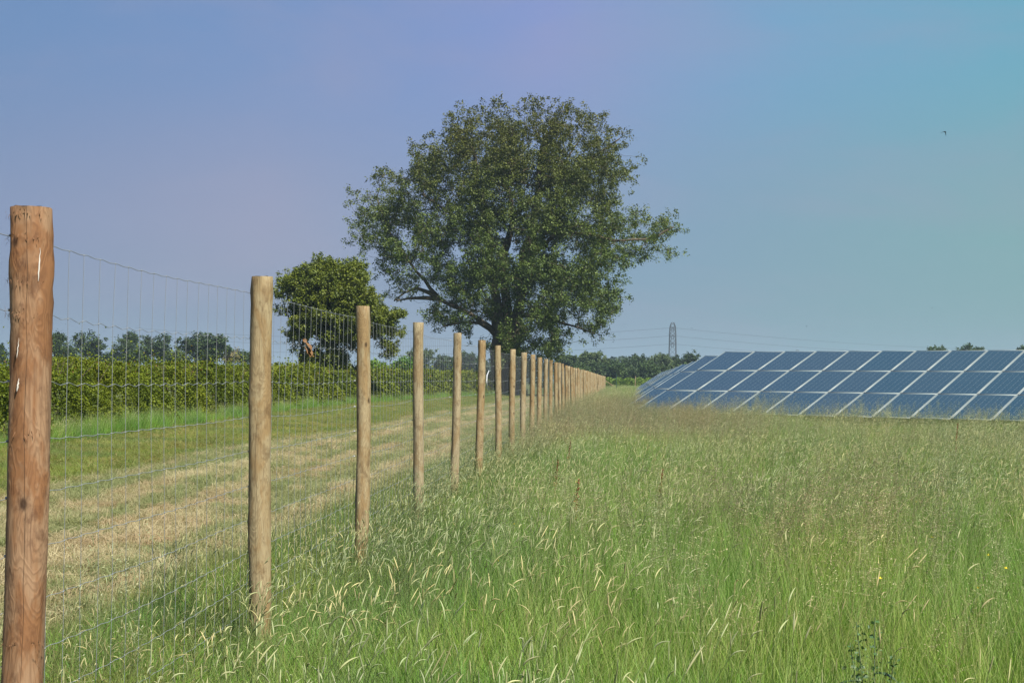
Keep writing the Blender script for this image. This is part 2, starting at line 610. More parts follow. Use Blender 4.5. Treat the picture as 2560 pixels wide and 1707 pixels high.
# resin streaks on the nearest post
dc = np.array([0 - XF, 0 - Y1, 0.0])
dc /= np.linalg.norm(dc)
side = np.array([-dc[1], dc[0], 0])
for (ang, z0, z1, w_) in ((.50, 1.70, 1.80, .0026), (-.42, 1.47, 1.53, .0016), (-.40, 1.37, 1.41, .003)):
    d = dc * math.cos(ang) + side * math.sin(ang)
    tng = np.array([-d[1], d[0], 0])
    zz = np.linspace(z0, z1, 9)
    wd = w_ * np.array([.2, .6, .9, 1, .8, .9, .5, .3, .1])
    pts = [d * (.0655 + .001 * math.sin(q * 2.1)) + tng * (.006 * (q / 8) + .001 * math.sin(q * 3)) + np.array([0, 0, zz[q]]) for q in range(9)]
    mb = MB()
    tube(mb, pts, wd, 5)
    mb.build('resin_streak', M_resin, post_list[0])
# torn bark splinters round the nearest post
mb = MB()
M_bast = simple('torn_bark', (.16, .085, .045), .85, .2, 0, 40, .4)
g = np.random.default_rng(5)
for zc in (1.83, 1.70, 1.60, 1.905, 1.25, .62):
    for q in range(46):
        ang = g.uniform(0, 6.28)
        d = np.array([math.cos(ang), math.sin(ang), 0])
        t_ = np.array([-d[1], d[0], 0])
        p = d * (.0605 + g.uniform(0, .003)) + np.array([0, 0, zc + g.normal(0, .007)])
        L = g.uniform(.006, .018)
        tip = p + d * g.uniform(.002, .009) + t_ * g.normal(0, .004) + np.array([0, 0, g.choice([-1, 1]) * L])
        s_ = t_ * .0016
        mb.add([p - s_, p + s_, tip], [[0, 1, 2]])
mb.build('bark_splinters', M_bast, post_list[0], kind='stuff')

# line wires, each its own part, and upright stays
XW = -.060
WZ = [1.84, 1.615, 1.40, 1.22, 1.05, .876, .71, .55, .40, .26, .12]
NB, NS = NPOST - 1, 19


def wave(y, z):
    """how the netting bulges and sags between posts"""
    b = y / SP
    f = b - np.floor(b)
    hump = np.sin(f * PI)
    dx = .010 * hump * np.sin(np.floor(b) * 2.1 + z * 3)
    dz = -.012 * hump * (1 + .5 * np.sin(np.floor(b) * 1.3 + z * 5))
    return dx, dz


for wi, zw in enumerate(WZ):
    mb = MB()
    P = []
    b0 = -2
    for b in range(b0, NB):
        if b < 8:
            sub = 76
        elif b < 20:
            sub = 19
        else:
            sub = 4
        for q in range(sub):
            y = (b + q / sub) * SP
            dx, dz = wave(np.array(y), zw)
            crimp = 0
            if b < 8:
                ph = (q % 4)
                crimp = [0, .0022, 0, -.0022][ph] * (2.4 if wi in (1, 2) else 1.0)
                crimp += .002 * math.sin(y * 3.3 + wi)
            P.append((XW + float(dx), y, zw + float(dz) + crimp))
    tube(mb, P, .0014 if wi in (0, 10) else .00115, 4)
    mb.build('line_wire', M_wire, fence)


def stay_mesh(mb, y0, lod, g):
    zs = np.array(WZ[::-1])
    if lod == 0:
        z = np.sort(np.concatenate([zs, (zs[1:] + zs[:-1]) / 2]))
    elif lod == 1:
        z = zs[::2]
    else:
        z = zs[[0, 6, 10]]
    dx, dz = wave(np.full(len(z), y0), z)
    jy = np.cumsum(g.normal(0, .0025, len(z)))
    jy -= np.linspace(jy[0], jy[-1], len(z)) * .6
    y = y0 + jy + .014 * (z - 1.0)
    P = np.stack([np.full(len(z), XW + .002) + dx, y, z + dz], -1)
    tube(mb, P, .00105, 3)
    if lod == 0:
        for zz in zs:
            k = np.argmin(abs(z - zz))
            c = P[k]
            r = np.array([.003, .006, .0042])
            v = c + np.array([[1, 0, 0], [-1, 0, 0], [0, 1, 0], [0, -1, 0], [0, 0, 1], [0, 0, -1]]) * r
            mb.add(v, [[0, 2, 4], [2, 1, 4], [1, 3, 4], [3, 0, 4], [2, 0, 5], [1, 2, 5], [3, 1, 5], [0, 3, 5]])


g = np.random.default_rng(9)
rest = MB()
cnt = 0
for b in range(-2, NB):
    for q in range(NS):
        y0 = (b + q / NS) * SP + g.normal(0, .004)
        if 0 <= b and cnt < 228:
            mb = MB()
            stay_mesh(mb, y0, 0 if b < 8 else 1, g)
            mb.build('stay_wire', M_wire, fence)
            cnt += 1
        else:
            stay_mesh(rest, y0, 0 if b < 0 else (1 if b < 26 else 2), g)
rest.build('stay_wires', M_wire, fence, kind='stuff')
# staples
mb = MB()
for k in range(14):
    for zw in WZ[:6]:
        box(mb, (XW - .004, k * SP - .005, zw - .004), (XW + .012, k * SP + .005, zw + .004))
mb.build('staples', M_steel, fence, kind='stuff')

# braces at the far end of the fence
for s_ in (0, 1):
    mb = MB()
    a_ = np.array([.02, (NPOST - 1 - s_ * 2) * SP, 1.35])
    tube(mb, [a_, a_ + np.array([2.0 + s_ * .4, -.2, -1.45])], .05, 8, cap=True)
    mb.build('brace_strut', M_post, fence)


# dry leaves caught on the second bay
def wire_plane(px, py):
    d = FW + RT * (px - 1280) / F - UP * (py - 853.5) / F
    t = (XF + XW - 0) / d[0]
    return CAM + d * t


M_dry = simple('dry_leaf', (.15, .08, .034), .7, .3, 0, 60, .45)
pl = wire_plane(765, 862)
sprig = empty('dry_leaf_sprig', pl, 'curled orange brown dead leaves snagged on the netting between second and third posts', 'dead leaves')
g = np.random.default_rng(3)
sx = np.array([.25, .968, 0])
for (du, dv, L, ang, wd) in ((-.016, .020, .034, 2.75, .013), (.004, .012, .055, -1.15, .016), (.018, -.014, .060, -1.25, .017), (-.010, -.004, .050, -1.75, .010), (.010, -.030, .045, -1.45, .014)):
    mb = MB()
    d = sx * math.cos(ang) + np.array([0, 0, math.sin(ang)])
    nrm = np.array([.968, -.25, 0])
    wv = np.cross(d, nrm)
    t = np.linspace(0, 1, 7)
    c = sx * du + np.array([0, 0, dv]) + nrm * .006
    wid = wd * np.sin(np.clip(t * .92 + .08, 0, 1) * PI) ** .8
    mid_ = c + t[:, None] * L * d + nrm * (.012 * np.sin(t * 3 + ang))[:, None]
    lft = mid_ - wv * wid[:, None] + nrm * (wid * .8)[:, None]
    rgt = mid_ + wv * wid[:, None] + nrm * (wid * .9)[:, None]
    V = np.concatenate([lft, mid_, rgt])
    i = np.arange(6)
    mb.add(V, np.concatenate([np.stack([i, i + 7, i + 8, i + 1], -1), np.stack([i + 7, i + 14, i + 15, i + 8], -1)]))
    mb.build('leaf', M_dry, sprig, smooth=True)

# white plastic strip hanging on the netting
M_white = simple('white_plastic', (.5, .53, .55), .4, .4)
ps = [wire_plane(*q) + np.array([-.01, 0, 0]) for q in ((1224, 927), (1219.5, 938), (1218, 952), (1219.5, 966), (1222.5, 977))]
mb = MB()
base_ = ps[0].copy()
tube(mb, [q - base_ for q in ps], [.006, .009, .010, .009, .005], 6, cap=True)
tag(mb.build('plastic_strip', M_white, loc=base_), 'bent white plastic strip hanging on the wire netting before the tree', 'plastic strip')

# ------------------------------------------------------------------ solar tables
AZT, TILT = -0.6193, 0.3507
TD = np.array([math.cos(AZT), math.sin(AZT), 0])
TN = np.array([-math.sin(AZT), math.cos(AZT), 0])
TE = TN * math.cos(TILT) + np.array([0, 0, math.sin(TILT)])
PW, PH, GX, GY = .99, 1.65, 1.01, 1.67


def panel_meshes():
    mb = MB()
    f = .020
    z0, z1 = -.035, .006
    box(mb, (0, 0, z0), (PW, f, z1), mat=0)
    box(mb, (0, PH - f, z0), (PW, PH, z1), mat=0)
    box(mb, (0, f, z0), (f, PH - f, z1), mat=0)
    box(mb, (PW - f, f, z0), (PW, PH - f, z1), mat=0)
    mb.add([[f, f, 0], [PW - f, f, 0], [PW - f, PH - f, 0], [f, PH - f, 0]], [[0, 1, 2, 3]], mat=1)
    fr = mb.mesh('solar_panel', [M_alu, M_back])
    mb = MB()
    cx, cyy = (PW - 2 * f - .016) / 6, (PH - 2 * f - .03) / 10
    gp = .0032
    c = .014
    for i in range(6):
        for j in range(10):
            x0 = f + .008 + i * cx + gp
            x1 = f + .008 + (i + 1) * cx - gp
            y0 = f + .015 + j * cyy + gp
            y1 = f + .015 + (j + 1) * cyy - gp
            v = [[x0 + c, y0, .003], [x1 - c, y0, .003], [x1, y0 + c, .003], [x1, y1 - c, .003], [x1 - c, y1, .003], [x0 + c, y1, .003], [x0, y1 - c, .003], [x0, y0 + c, .003]]
            mb.add(v, [[0, 1, 2, 3, 4, 5, 6, 7]])
            # three busbars on the face of each cell
            for bq in (.2, .5, .8):
                xb = x0 + (x1 - x0) * bq
                mb.add([[xb - .0008, y0 + .003, .0037], [xb + .0008, y0 + .003, .0037], [xb + .0008, y1 - .003, .0037], [xb - .0008, y1 - .003, .0037]], [[0, 1, 2, 3]], mat=1)
    ce = mb.mesh('cells', [M_cell, M_back])
    return fr, ce


FRM, CEL = panel_meshes()
TROT = Matrix((TD.tolist(), TE.tolist(), np.cross(TD, TE).tolist())).transposed().to_4x4()


def solar_table(org, ncol, label, group='solar tables standing in rows'):
    """ORG: lower left corner of the glass; the empty stands on the ground below it"""
    org = np.asarray(org, float)
    root = empty('solar_table', (org[0], org[1], 0), label, 'solar table', group)
    zz = org[2]
    for i in range(ncol):
        for j in range(3):
            o = link('solar_panel', FRM, root)
            p = TD * GX * i + TE * GY * j + np.array([0, 0, zz])
            o.matrix_local = Matrix.Translation(p.tolist()) @ TROT
            c = link('cells', CEL, o, kind='stuff')
    # rails under the panels, rafters and legs
    nrm = np.cross(TD, TE)
    L = GX * ncol
    for t in (.35, 1.3, 2.05, 3.0, 3.7, 4.65):
        mb = MB()
        a_ = TE * t - nrm * .075 + np.array([0, 0, zz])
        bar(mb, a_ + TD * .05, a_ + TD * (L - .1), .03)
        mb.build('rail', M_steel, root)
    x = .9
    while x < L - .4:
        mb = MB()
        a_ = TD * x - nrm * .14 + np.array([0, 0, zz])
        bar(mb, a_ + TE * .3, a_ + TE * 4.7, .045)
        mb.build('rafter', M_steel, root)
        for t in (1.0, 3.8):
            mb = MB()
            p = a_ + TE * t
            bar(mb, np.array([p[0], p[1], -.3]), p, .05)
            mb.build('leg', M_steel, root)
        x += 2.6
    return root


solar_table((.4625, 42.68, EYE - .8426), 14, 'nearest tilted solar table, three rows of blue panels low over the meadow')
TOPH = .58 + 3 * GY * math.sin(TILT)
corners = [(1762.4, 888.8), (1731.8, 903.0), (1706, 910.2), (1691, 916.5), (1678, 921.5), (1667, 925.2), (1656, 929.0)]
tlab = ['second solar table, its end panels stepping out behind the nearest table',
        'third solar table whose thin edge shows between the second and fourth ones',
        'fourth solar table with a slice of blue panels showing past the third one',
        'fifth solar table from the front, only its edge showing past the fourth',
        'sixth solar table from the front, a narrow sliver between its neighbours',
        'seventh solar table, a sliver just in front of the hindmost one of the field',
        'hindmost small solar table in the field, nearest the dark wood']
for (px, py), lb in zip(corners, tlab):
    d = FW + RT * (px - 1280) / F - UP * (py - 853.5) / F
    p = CAM + d * ((TOPH - EYE) / d[2])
    solar_table(p - TE * (3 * GY) , 9 if py < 900 else 6, lb)
# a far array across the fields, seen as a pale strip
farp = at(1505, 942, 330)
solar_table((farp[0], farp[1], .55), 26, 'far pale solar table seen as a strip past the end of the fence', 'solar tables far off')

# ------------------------------------------------------------------ trees
M_poplar = leaf_mat('poplar_leaves', (1, 1, 1), .30, .025)
M_oak = leaf_mat('oak_leaves', (1, 1, 1), .30, .03)
M_far = leaf_mat('far_leaves', (1.35, 1.35, 1.3), .22, .01, .3, .12)
M_hedge = leaf_mat('hedge_leaves', (1.08, .96, .8), .32, .01, .5, .45)


def leaf_quads(mb, c, size, g, col, up=.5, aspect=.75):
    """one folded diamond leaf at each centre"""
    n = len(c)
    nr = g.normal(0, 1, (n, 3))
    nr[:, 2] = np.abs(nr[:, 2]) + up
    nr /= np.linalg.norm(nr, axis=1, keepdims=True)
    t = np.cross(nr, g.normal(0, 1, (n, 3)))
    t /= np.linalg.norm(t, axis=1, keepdims=True)
    b = np.cross(nr, t)
    s = (size * g.uniform(.7, 1.3, n))[:, None]
    fold = .18 * s * nr
    V = np.stack([c - t * s, c - b * s * aspect + fold, c + t * s, c + b * s * aspect + fold], 1)
    i = np.arange(n)[:, None] * 4
    Fc = np.concatenate([i + np.array([[0, 1, 2]]), i + np.array([[0, 2, 3]])], 0)
    mb.add(V.reshape(-1, 3), Fc, np.repeat(col, 4, axis=0))


def grow(limbs, clumps, g, step=.8, wander=.10, pw=.22):
    """joins clump centres to the limbs; returns nodes, parent index and the last index of hand-laid limbs"""
    nodes, par = [], []
    for (pts, parent_hint) in limbs:
        P = np.asarray(pts, float)
        seg = np.linalg.norm(np.diff(P, axis=0), axis=1)
        tt = np.concatenate([[0], np.cumsum(seg)])
        m = max(2, int(tt[-1] / step))
        s = np.linspace(0, tt[-1], m)
        Q = np.stack([np.interp(s, tt, P[:, k]) for k in range(3)], -1)
        Q[1:-1] += g.normal(0, step * .06, Q[1:-1].shape)
        prev = -1
        if parent_hint and nodes:
            prev = int(np.argmin(np.linalg.norm(np.array(nodes) - Q[0], axis=1)))
        for q in Q:
            nodes.append(q)
            par.append(prev)
            prev = len(nodes) - 1
    nl = len(nodes)
    cap = nl + len(clumps) * 4
    A = np.zeros((cap, 3))
    A[:nl] = nodes
    depth = np.zeros(cap)
    for i in range(nl):
        depth[i] = 0 if par[i] < 0 else depth[par[i]] + np.linalg.norm(A[i] - A[par[i]])
    n = nl
    root = A[0]
    order = np.argsort([np.min(np.linalg.norm(A[:nl] - c, axis=1)) for c in clumps])
    ends = []
    for ci in order:
        c = clumps[ci]
        d = np.linalg.norm(A[:n] - c, axis=1)
        cost = d + pw * depth[:n] * .3 + np.where(A[:n, 2] > c[2] + .4, .6 * (A[:n, 2] - c[2]), 0)
        k = int(np.argmin(cost))
        L = d[k]
        prev = k
        for t in (.4, .75, 1.0):
            p = A[k] + (c - A[k]) * t + (g.normal(0, wander * L, 3) if t < 1 else 0)
            A[n] = p
            par.append(prev)
            depth[n] = depth[prev] + np.linalg.norm(p - A[prev])
            prev = n
            n += 1
        ends.append(prev)
    return A[:n], np.array(par), nl, np.array(ends), order


def branch_mesh(A, par, nl, tip=.012, ex=2.3, sides=4, rmax=None):
    n = len(A)
    acc = np.zeros(n)
    leafn = np.ones(n, bool)
    for i in range(n):
        if par[i] >= 0:
            leafn[par[i]] = False
    acc[leafn] = tip ** ex
    for i in range(n - 1, -1, -1):
        if par[i] >= 0:
            acc[par[i]] += acc[i]
    rad = acc ** (1 / ex)
    if rmax is not None:
        rad = np.minimum(rad, rmax)
    return rad


def seg_tubes(mb, A, par, rad, idx, sides=4, col=(1, 1, 1)):
    idx = idx[par[idx] >= 0]
    a_ = A[par[idx]]
    b_ = A[idx]
    T = b_ - a_
    T /= np.linalg.norm(T, axis=1, keepdims=True) + 1e-9
    ref = np.where(np.abs(T[:, 2:3]) > .8, np.array([[1., 0, 0]]), np.array([[0, 0, 1.]]))
    U = np.cross(T, ref)
    U /= np.linalg.norm(U, axis=1, keepdims=True) + 1e-9
    W = np.cross(T, U)
    th = np.arange(sides) * 2 * PI / sides
    cs, sn = np.cos(th), np.sin(th)
    ring = cs[None, :, None] * U[:, None] + sn[None, :, None] * W[:, None]
    ra = np.minimum(rad[par[idx]], rad[idx] * 1.35)[:, None, None]
    V = np.concatenate([a_[:, None] + ring * ra, b_[:, None] + ring * rad[idx][:, None, None]], 1)
    m = len(idx)
    i = np.arange(m)[:, None] * (2 * sides)
    j = np.arange(sides)[None]
    k = (j + 1) % sides
    mb.add(V.reshape(-1, 3), np.stack([i + j, i + k, i + k + sides, i + j + sides], -1).reshape(-1, 4), col)


def tree(name, label, cat, blobs, D, base_px, limbs_px, nclump, leaves, size, spread, cols, lm, seed, depth_m, group=None,
         trunk_r=None, tip=.012, sub=3, conv=None, parts=True, tubes=4, hollow=.25, topcol=None):
    """blobs (cx, cy, r) and limbs in photo pixels at distance D; one tree with trunk, limbs, twigs and crown"""
    g = np.random.default_rng(seed)
    cv = conv if conv else (lambda x, y, r=0: (x, y, r))
    k = D / F
    bx, by = base_px
    gx, gy, _ = cv(bx, by)
    pb = at(gx, gy, D)
    base = np.array([pb[0], pb[1], 0.0])
    root = empty(name, base, label, cat, group)
    B = []
    for b in blobs:
        x, y, r = cv(*b[:3])
        B.append((*(at(x, y, D) - base), max(r * k - (1.35 if parts else .8) * spread, (.65 if parts else .4) * r * k)))
    B = np.array(B)
    cc = (B[:, :3].min(0) + B[:, :3].max(0)) / 2
    hw = max(np.ptp(B[:, 0]) / 2 + B[:, 3].mean(), 1e-3)
    hh = max(np.ptp(B[:, 2]) / 2 + B[:, 3].mean(), 1e-3)
    fwd = np.array([-sy_, cy_, 0])
    rgt = np.array([cy_, sy_, 0])
    # clump centres
    wgt = B[:, 3] ** 2
    pick = g.choice(len(B), nclump, p=wgt / wgt.sum())
    th = g.uniform(0, 2 * PI, nclump)
    rr = np.sqrt(g.uniform(hollow ** 2, .86, nclump)) * B[pick, 3]
    u = np.cos(th) * rr
    v = np.sin(th) * rr
    c = B[pick, :3] + rgt * u[:, None] + np.array([0, 0, 1]) * v[:, None]
    e = ((c - cc) @ rgt / hw) ** 2 + ((c[:, 2] - cc[2]) / hh) ** 2
    dm = np.maximum(depth_m * np.sqrt(np.clip(1.05 - e, .04, 1)), B[pick, 3] * .5)
    s_ = g.uniform(-1, 1, nclump)
    s_ = np.sign(s_) * np.abs(s_) ** .7
    c = c + fwd * (s_ * dm)[:, None]
    c = c[c[:, 2] > .25]
    limbs = []
    for (pts, par_) in limbs_px:
        P = []
        for q in pts:
            x, y, _ = cv(q[0], q[1])
            p = at(x, y, D) - base + fwd * (q[2] if len(q) > 2 else 0)
            P.append(p)
        if not par_:
            P[0][2] = -.3
        limbs.append((P, par_))
    A, par, nl, ends, order = grow(limbs, c, g)
    rad = branch_mesh(A, par, nl, tip)
    if trunk_r:
        rad = rad * min(1.5, trunk_r / max(rad[1], 1e-6)) if rad[1] > trunk_r else rad
        rad[:nl] = np.maximum(rad[:nl], 0)
        # keep the hand-laid stems as thick as they look
        st = 0
        for (pts, par_) in limbs:
            P = np.asarray(pts)
            m = max(2, int(np.linalg.norm(np.diff(P, axis=0), axis=1).sum() / .8))
            r0 = trunk_r if not par_ else trunk_r * .34
            rad[st:st + m] = np.maximum(rad[st:st + m] * .6, np.linspace(r0, r0 * .25, m))
            st += m
    # trunk and limbs, each a mesh of its own
    st = 0
    for (pts, par_) in limbs:
        P = np.asarray(pts)
        m = max(2, int(np.linalg.norm(np.diff(P, axis=0), axis=1).sum() / .8))
        mb = MB()
        tube(mb, A[st:st + m], rad[st:st + m] * (1 + .12 * np.sin(np.arange(m) * 1.7)), 9 if parts else 5)
        mb.build('trunk' if not par_ else 'limb', M_bark, root, smooth=True)
        st += m
    mb = MB()
    seg_tubes(mb, A, par, np.minimum(rad, (trunk_r or .2) * .4), np.arange(nl, len(A)), tubes)
    mb.build('branches', M_bark, root)
    # leaves: sub-sprays round each twig end and along the twig
    E = A[ends]
    nE = len(E)
    offs = g.normal(0, 1, (nE, sub, 3)) * spread * np.array([1, 1, .75])
    sc = (E[:, None] + offs).reshape(-1, 3)
    per = max(1, leaves // sub)
    L = (sc[:, None] + g.normal(0, 1, (len(sc), per, 3)) * spread * .42).reshape(-1, 3)
    tone = np.repeat(g.uniform(0, 1, len(sc)), per) * .6 + g.uniform(0, 1, len(L)) * .4
    c0, c1, c2 = [np.array(q) for q in cols]
    col = np.where(tone[:, None] < .5, c0 + (c1 - c0) * (tone[:, None] * 2), c1 + (c2 - c1) * (tone[:, None] * 2 - 1))
    if topcol is not None:
        hf = np.clip((L[:, 2] - .45 * L[:, 2].max()) / (.4 * L[:, 2].max()), 0, 1)[:, None]
        col = col * (1 - hf) + col * np.array(topcol) * hf
    keep = L[:, 2] > .05
    mb = MB()
    leaf_quads(mb, L[keep], size, g, col[keep])
    mb.build('crown', lm, root)
    return root


# the great tree beside the fence line (pixels of a crop: 850 + .4337 x, 220 + .4337 y)
big_conv = lambda x, y, r=0: (850 + .4337 * x, 220 + .4337 * (y + 46 * max(0, 1 - y / 850)), .4337 * r)
big = [(1100, 350, 290), (850, 330, 260), (1350, 370, 280), (700, 480, 270), (1470, 480, 200), (1100, 600, 340), (520, 450, 140), (425, 330, 45), (415, 282, 24),
       (600, 650, 290), (1400, 700, 270), (300, 620, 170), (200, 800, 150), (380, 850, 210), (110, 900, 65), (300, 1000, 140), (110, 600, 55), (50, 640, 28),
       (240, 510, 60), (700, 950, 290), (1000, 900, 340), (1300, 950, 290), (1550, 750, 130), (1650, 430, 60), (1665, 560, 50), (1630, 270, 45), (1690, 400, 28),
       (1720, 800, 90), (1850, 790, 95), (1800, 890, 90), (1890, 950, 60), (1740, 1010, 50), (1930, 830, 40), (1735, 1075, 22), (1500, 1100, 180), (1570, 1230, 100),
       (1450, 1290, 140), (1480, 1400, 80), (1530, 1440, 30), (1400, 1450, 35), (1350, 1150, 190), (1150, 1150, 220), (900, 1150, 210), (700, 1150, 160), (620, 1270, 120),
       (560, 1350, 75), (520, 1400, 40), (740, 1340, 110), (400, 1130, 110), (290, 1190, 55), (1200, 1280, 140), (1150, 1420, 130), (1230, 1480, 95),
       (1000, 1470, 110), (850, 1470, 70), (1080, 1560, 100), (1180, 1580, 80), (930, 110, 60), (1145, 85, 50), (1145, 45, 18), (780, 110, 50), (700, 110, 50), (1300, 120, 70),
       (1460, 140, 55), (1570, 220, 75), (640, 160, 50), (1220, 80, 30), (1380, 95, 35),
       (1060, 1640, 110), (940, 1560, 80), (1600, 860, 85), (1680, 880, 80), (1640, 940, 70), (1690, 790, 70), (1560, 980, 90), (1760, 930, 70), (1150, 1660, 90), (1000, 1400, 120), (900, 1250, 120), (1130, 1330, 120), (1250, 1400, 100), (1240, 1560, 60)]
big_limbs = [([(905, 1780, 0), (905, 1400, 0), (898, 1200, .4), (860, 900, 1), (800, 600, 1.5), (760, 300, 1.5)], False),
             ([(985, 1780, 1.2), (1020, 1320, 1), (1062, 1120, .6), (1050, 1000, .2), (1125, 720, -.3), (1150, 500, -.5), (1180, 250, -.5)], False),
             ([(950, 1780, 2.0), (962, 1250, 2.2), (935, 1000, 3), (1000, 700, 4), (950, 400, 4)], False),
             ([(895, 1400, 0), (760, 1300, -1), (590, 1230, -2.4), (500, 1130, -3), (440, 1050, -3.4), (300, 850, -3.5), (230, 650, -3)], True),
             ([(590, 1228, -2.4), (480, 1160, -3), (400, 1180, -3.4), (330, 1240, -3.6)], True),
             ([(585, 1225, -2.4), (430, 1215, -2.8), (340, 1235, -2.9)], True),
             ([(900, 1430, 0), (830, 1360, -.8), (700, 1350, -1.8), (600, 1380, -2.4)], True),
             ([(1050, 1000, .2), (1250, 850, -2), (1430, 860, -3), (1580, 910, -3.4), (1790, 880, -3.2), (1900, 820, -3)], True),
             ([(1030, 1300, .8), (1180, 1330, -1.5), (1310, 1370, -3), (1420, 1410, -3.4)], True),
             ([(1140, 600, -.4), (1300, 500, -2), (1450, 400, -2.5), (1600, 290, -2.5)], True),
             ([(1062, 1110, .6), (1200, 1080, 3), (1400, 1100, 5), (1520, 1150, 5)], True),
             ([(850, 850, 1), (650, 700, 4), (450, 550, 5), (420, 300, 5)], True),
             ([(1000, 700, 4), (1250, 450, 6), (1400, 200, 6)], True)]
tree('poplar_tree', 'huge spreading poplar with broad loose crown and several trunks, behind the fence', 'tree', big, 130, (950, 1778), big_limbs,
     4400, 72, .076, .34, [(.034, .060, .011), (.071, .116, .021), (.125, .180, .043)], M_poplar, 21, 9.5, trunk_r=.62, tip=.010, conv=big_conv, hollow=.35, topcol=(1.0, .74, .70))

oak_conv = lambda x, y, r=0: (600 + .2551 * x, 600 + .2551 * y, .2551 * r)
oak = [(850, 350, 190), (620, 450, 180), (440, 520, 85), (400, 430, 45), (1080, 400, 200), (1250, 600, 150), (1000, 650, 240), (700, 700, 240), (1350, 740, 120), (1520, 740, 80), (1600, 740, 40),
       (1450, 850, 100), (1560, 900, 55), (900, 850, 210), (650, 850, 150), (1150, 850, 160), (1080, 980, 90), (1430, 1040, 50), (1440, 1110, 35), (800, 230, 50), (850, 205, 25), (680, 310, 70), (520, 370, 40),
       (1100, 250, 60), (1190, 280, 50), (540, 950, 70), (850, 1050, 100), (380, 680, 40), (760, 1140, 90), (880, 1150, 70), (700, 1150, 90), (630, 1120, 60), (960, 1130, 80), (850, 1230, 110), (1000, 1220, 80), (730, 1240, 80), (1400, 800, 90), (1320, 890, 80)]
oak_limbs = [([(600, 1480, 0), (590, 1150, 0), (610, 1000, 0), (720, 800, 0), (800, 500, 0), (850, 300, 0)], False),
             ([(605, 1050, 0), (520, 850, -.5), (470, 650, -.8), (420, 540, -1)], True),
             ([(700, 830, 0), (950, 800, -.8), (1200, 780, -1), (1450, 780, -1), (1560, 760, -1)], True),
             ([(720, 800, 0), (900, 600, 1), (1100, 420, 1.2)], True),
             ([(950, 800, -.8), (1150, 900, -1.2), (1400, 980, -1), (1440, 1100, -1)], True)]
tree('oak_tree', 'small dense yellow green oak in the hedge, beside the huge poplar', 'tree', oak, 85, (600, 1480), oak_limbs,
     1150, 130, .055, .20, [(.048, .074, .006), (.092, .126, .009), (.160, .192, .015)], M_oak, 33, 2.9, trunk_r=.17, tip=.008, conv=oak_conv, sub=4)

# trees beyond the hedge (crop: .3316 x, 480 + .3316 y)
lc = lambda x, y, r=0: (.3316 * x, 480 + .3316 * y, .3316 * r)
DARK = [(.014, .030, .013), (.026, .046, .018), (.045, .066, .026)]
PALE = [(.035, .058, .026), (.055, .082, .034), (.080, .105, .045)]
BG = 'trees beyond the hedge'


def bgtree(name, label, blobs, D, base, conv, ncl, lv, size, spr, cols, seed, dep, group=BG, cat='tree', tr=.22):
    bx, by = base
    tops = min(b[1] for b in blobs)
    limbs = [([(bx, by, 0), (bx, (by + tops) / 2, 0), (bx + 6, tops + 20, 0)], False)]
    for q, b in enumerate(blobs[:5]):
        limbs.append(([(bx, (by * .6 + tops * .4), 0), ((bx + b[0]) / 2, (by * .5 + b[1] * .5) - 10, .3), (b[0], b[1], (-1) ** q * .8)], True))
    return tree(name, label, cat, blobs, D, base, limbs, ncl, lv, size, spr, cols, M_far, seed, dep, group, trunk_r=tr, tip=.02, sub=2, conv=conv, parts=False, tubes=3, hollow=.1)


LT = [('hedgerow_tree', 'dark narrow tree just past the reddish first post', [(415, 1110, 45), (405, 1160, 42), (430, 1180, 30)], (410, 1330), 40, DARK, .16),
      ('round_bush', 'low round dark bush between the narrow tree and the two lobed one', [(490, 1215, 75), (440, 1235, 55), (545, 1230, 50), (490, 1270, 80)], (490, 1330), 70, DARK, .18),
      ('hedgerow_tree', 'two lobed tree with a gap in its crown above the hedge', [(610, 1110, 45), (645, 1100, 30), (735, 1145, 52), (690, 1160, 45), (640, 1190, 50), (590, 1140, 32), (700, 1215, 50)], (645, 1330), 85, DARK, .16),
      ('hedgerow_tree', 'open tree with small low lobe beside its taller crown', [(985, 1120, 48), (930, 1125, 28), (880, 1185, 34), (940, 1180, 40), (1000, 1170, 32)], (940, 1330), 65, DARK, .16),
      ('hedgerow_tree', 'tall forked tree with a notch in its top, above the hedge', [(1115, 1120, 38), (1155, 1105, 35), (1240, 1105, 45), (1190, 1150, 55), (1240, 1170, 48), (1160, 1200, 45), (1220, 1230, 50)], (1190, 1330), 95, DARK, .16),
      ('hedgerow_tree', 'broadest dark tree beyond the hedge, close to the second post', [(1400, 1145, 48), (1450, 1150, 50), (1520, 1120, 55), (1580, 1135, 55), (1650, 1130, 55), (1695, 1170, 45), (1620, 1190, 75), (1510, 1195, 70), (1440, 1190, 45), (1560, 1240, 80)], (1560, 1330), 170, DARK, .18),
      ('round_bush', 'pale green bush at the foot of the broadest tree', [(1335, 1230, 42), (1380, 1250, 35), (1300, 1255, 35)], (1340, 1330), 45, PALE, .16),
      ('round_bush', 'small dark bush touching the second post, beyond the hedge', [(1830, 1245, 38), (1870, 1250, 32), (1790, 1262, 30)], (1830, 1330), 45, DARK, .16),
      ('hedgerow_tree', 'dark tree at the photo edge, before the first post', [(5, 1205, 38), (-40, 1190, 60), (20, 1250, 40)], (-10, 1330), 60, DARK, .18),
      ('round_bush', 'dark bush filling the gap under the open tree', [(820, 1255, 45), (880, 1255, 40), (760, 1262, 40), (950, 1250, 45)], (850, 1330), 70, DARK, .18),
      ('round_bush', 'dark bush between open and forked trees', [(1050, 1225, 50), (1010, 1245, 45), (1100, 1245, 40)], (1050, 1330), 60, DARK, .18),
      ('round_bush', 'tan leaved bush beside the broadest tree', [(1750, 1240, 35), (1720, 1255, 30)], (1745, 1330), 30, [(.08, .08, .04), (.11, .10, .05), (.14, .12, .07)], .15)]
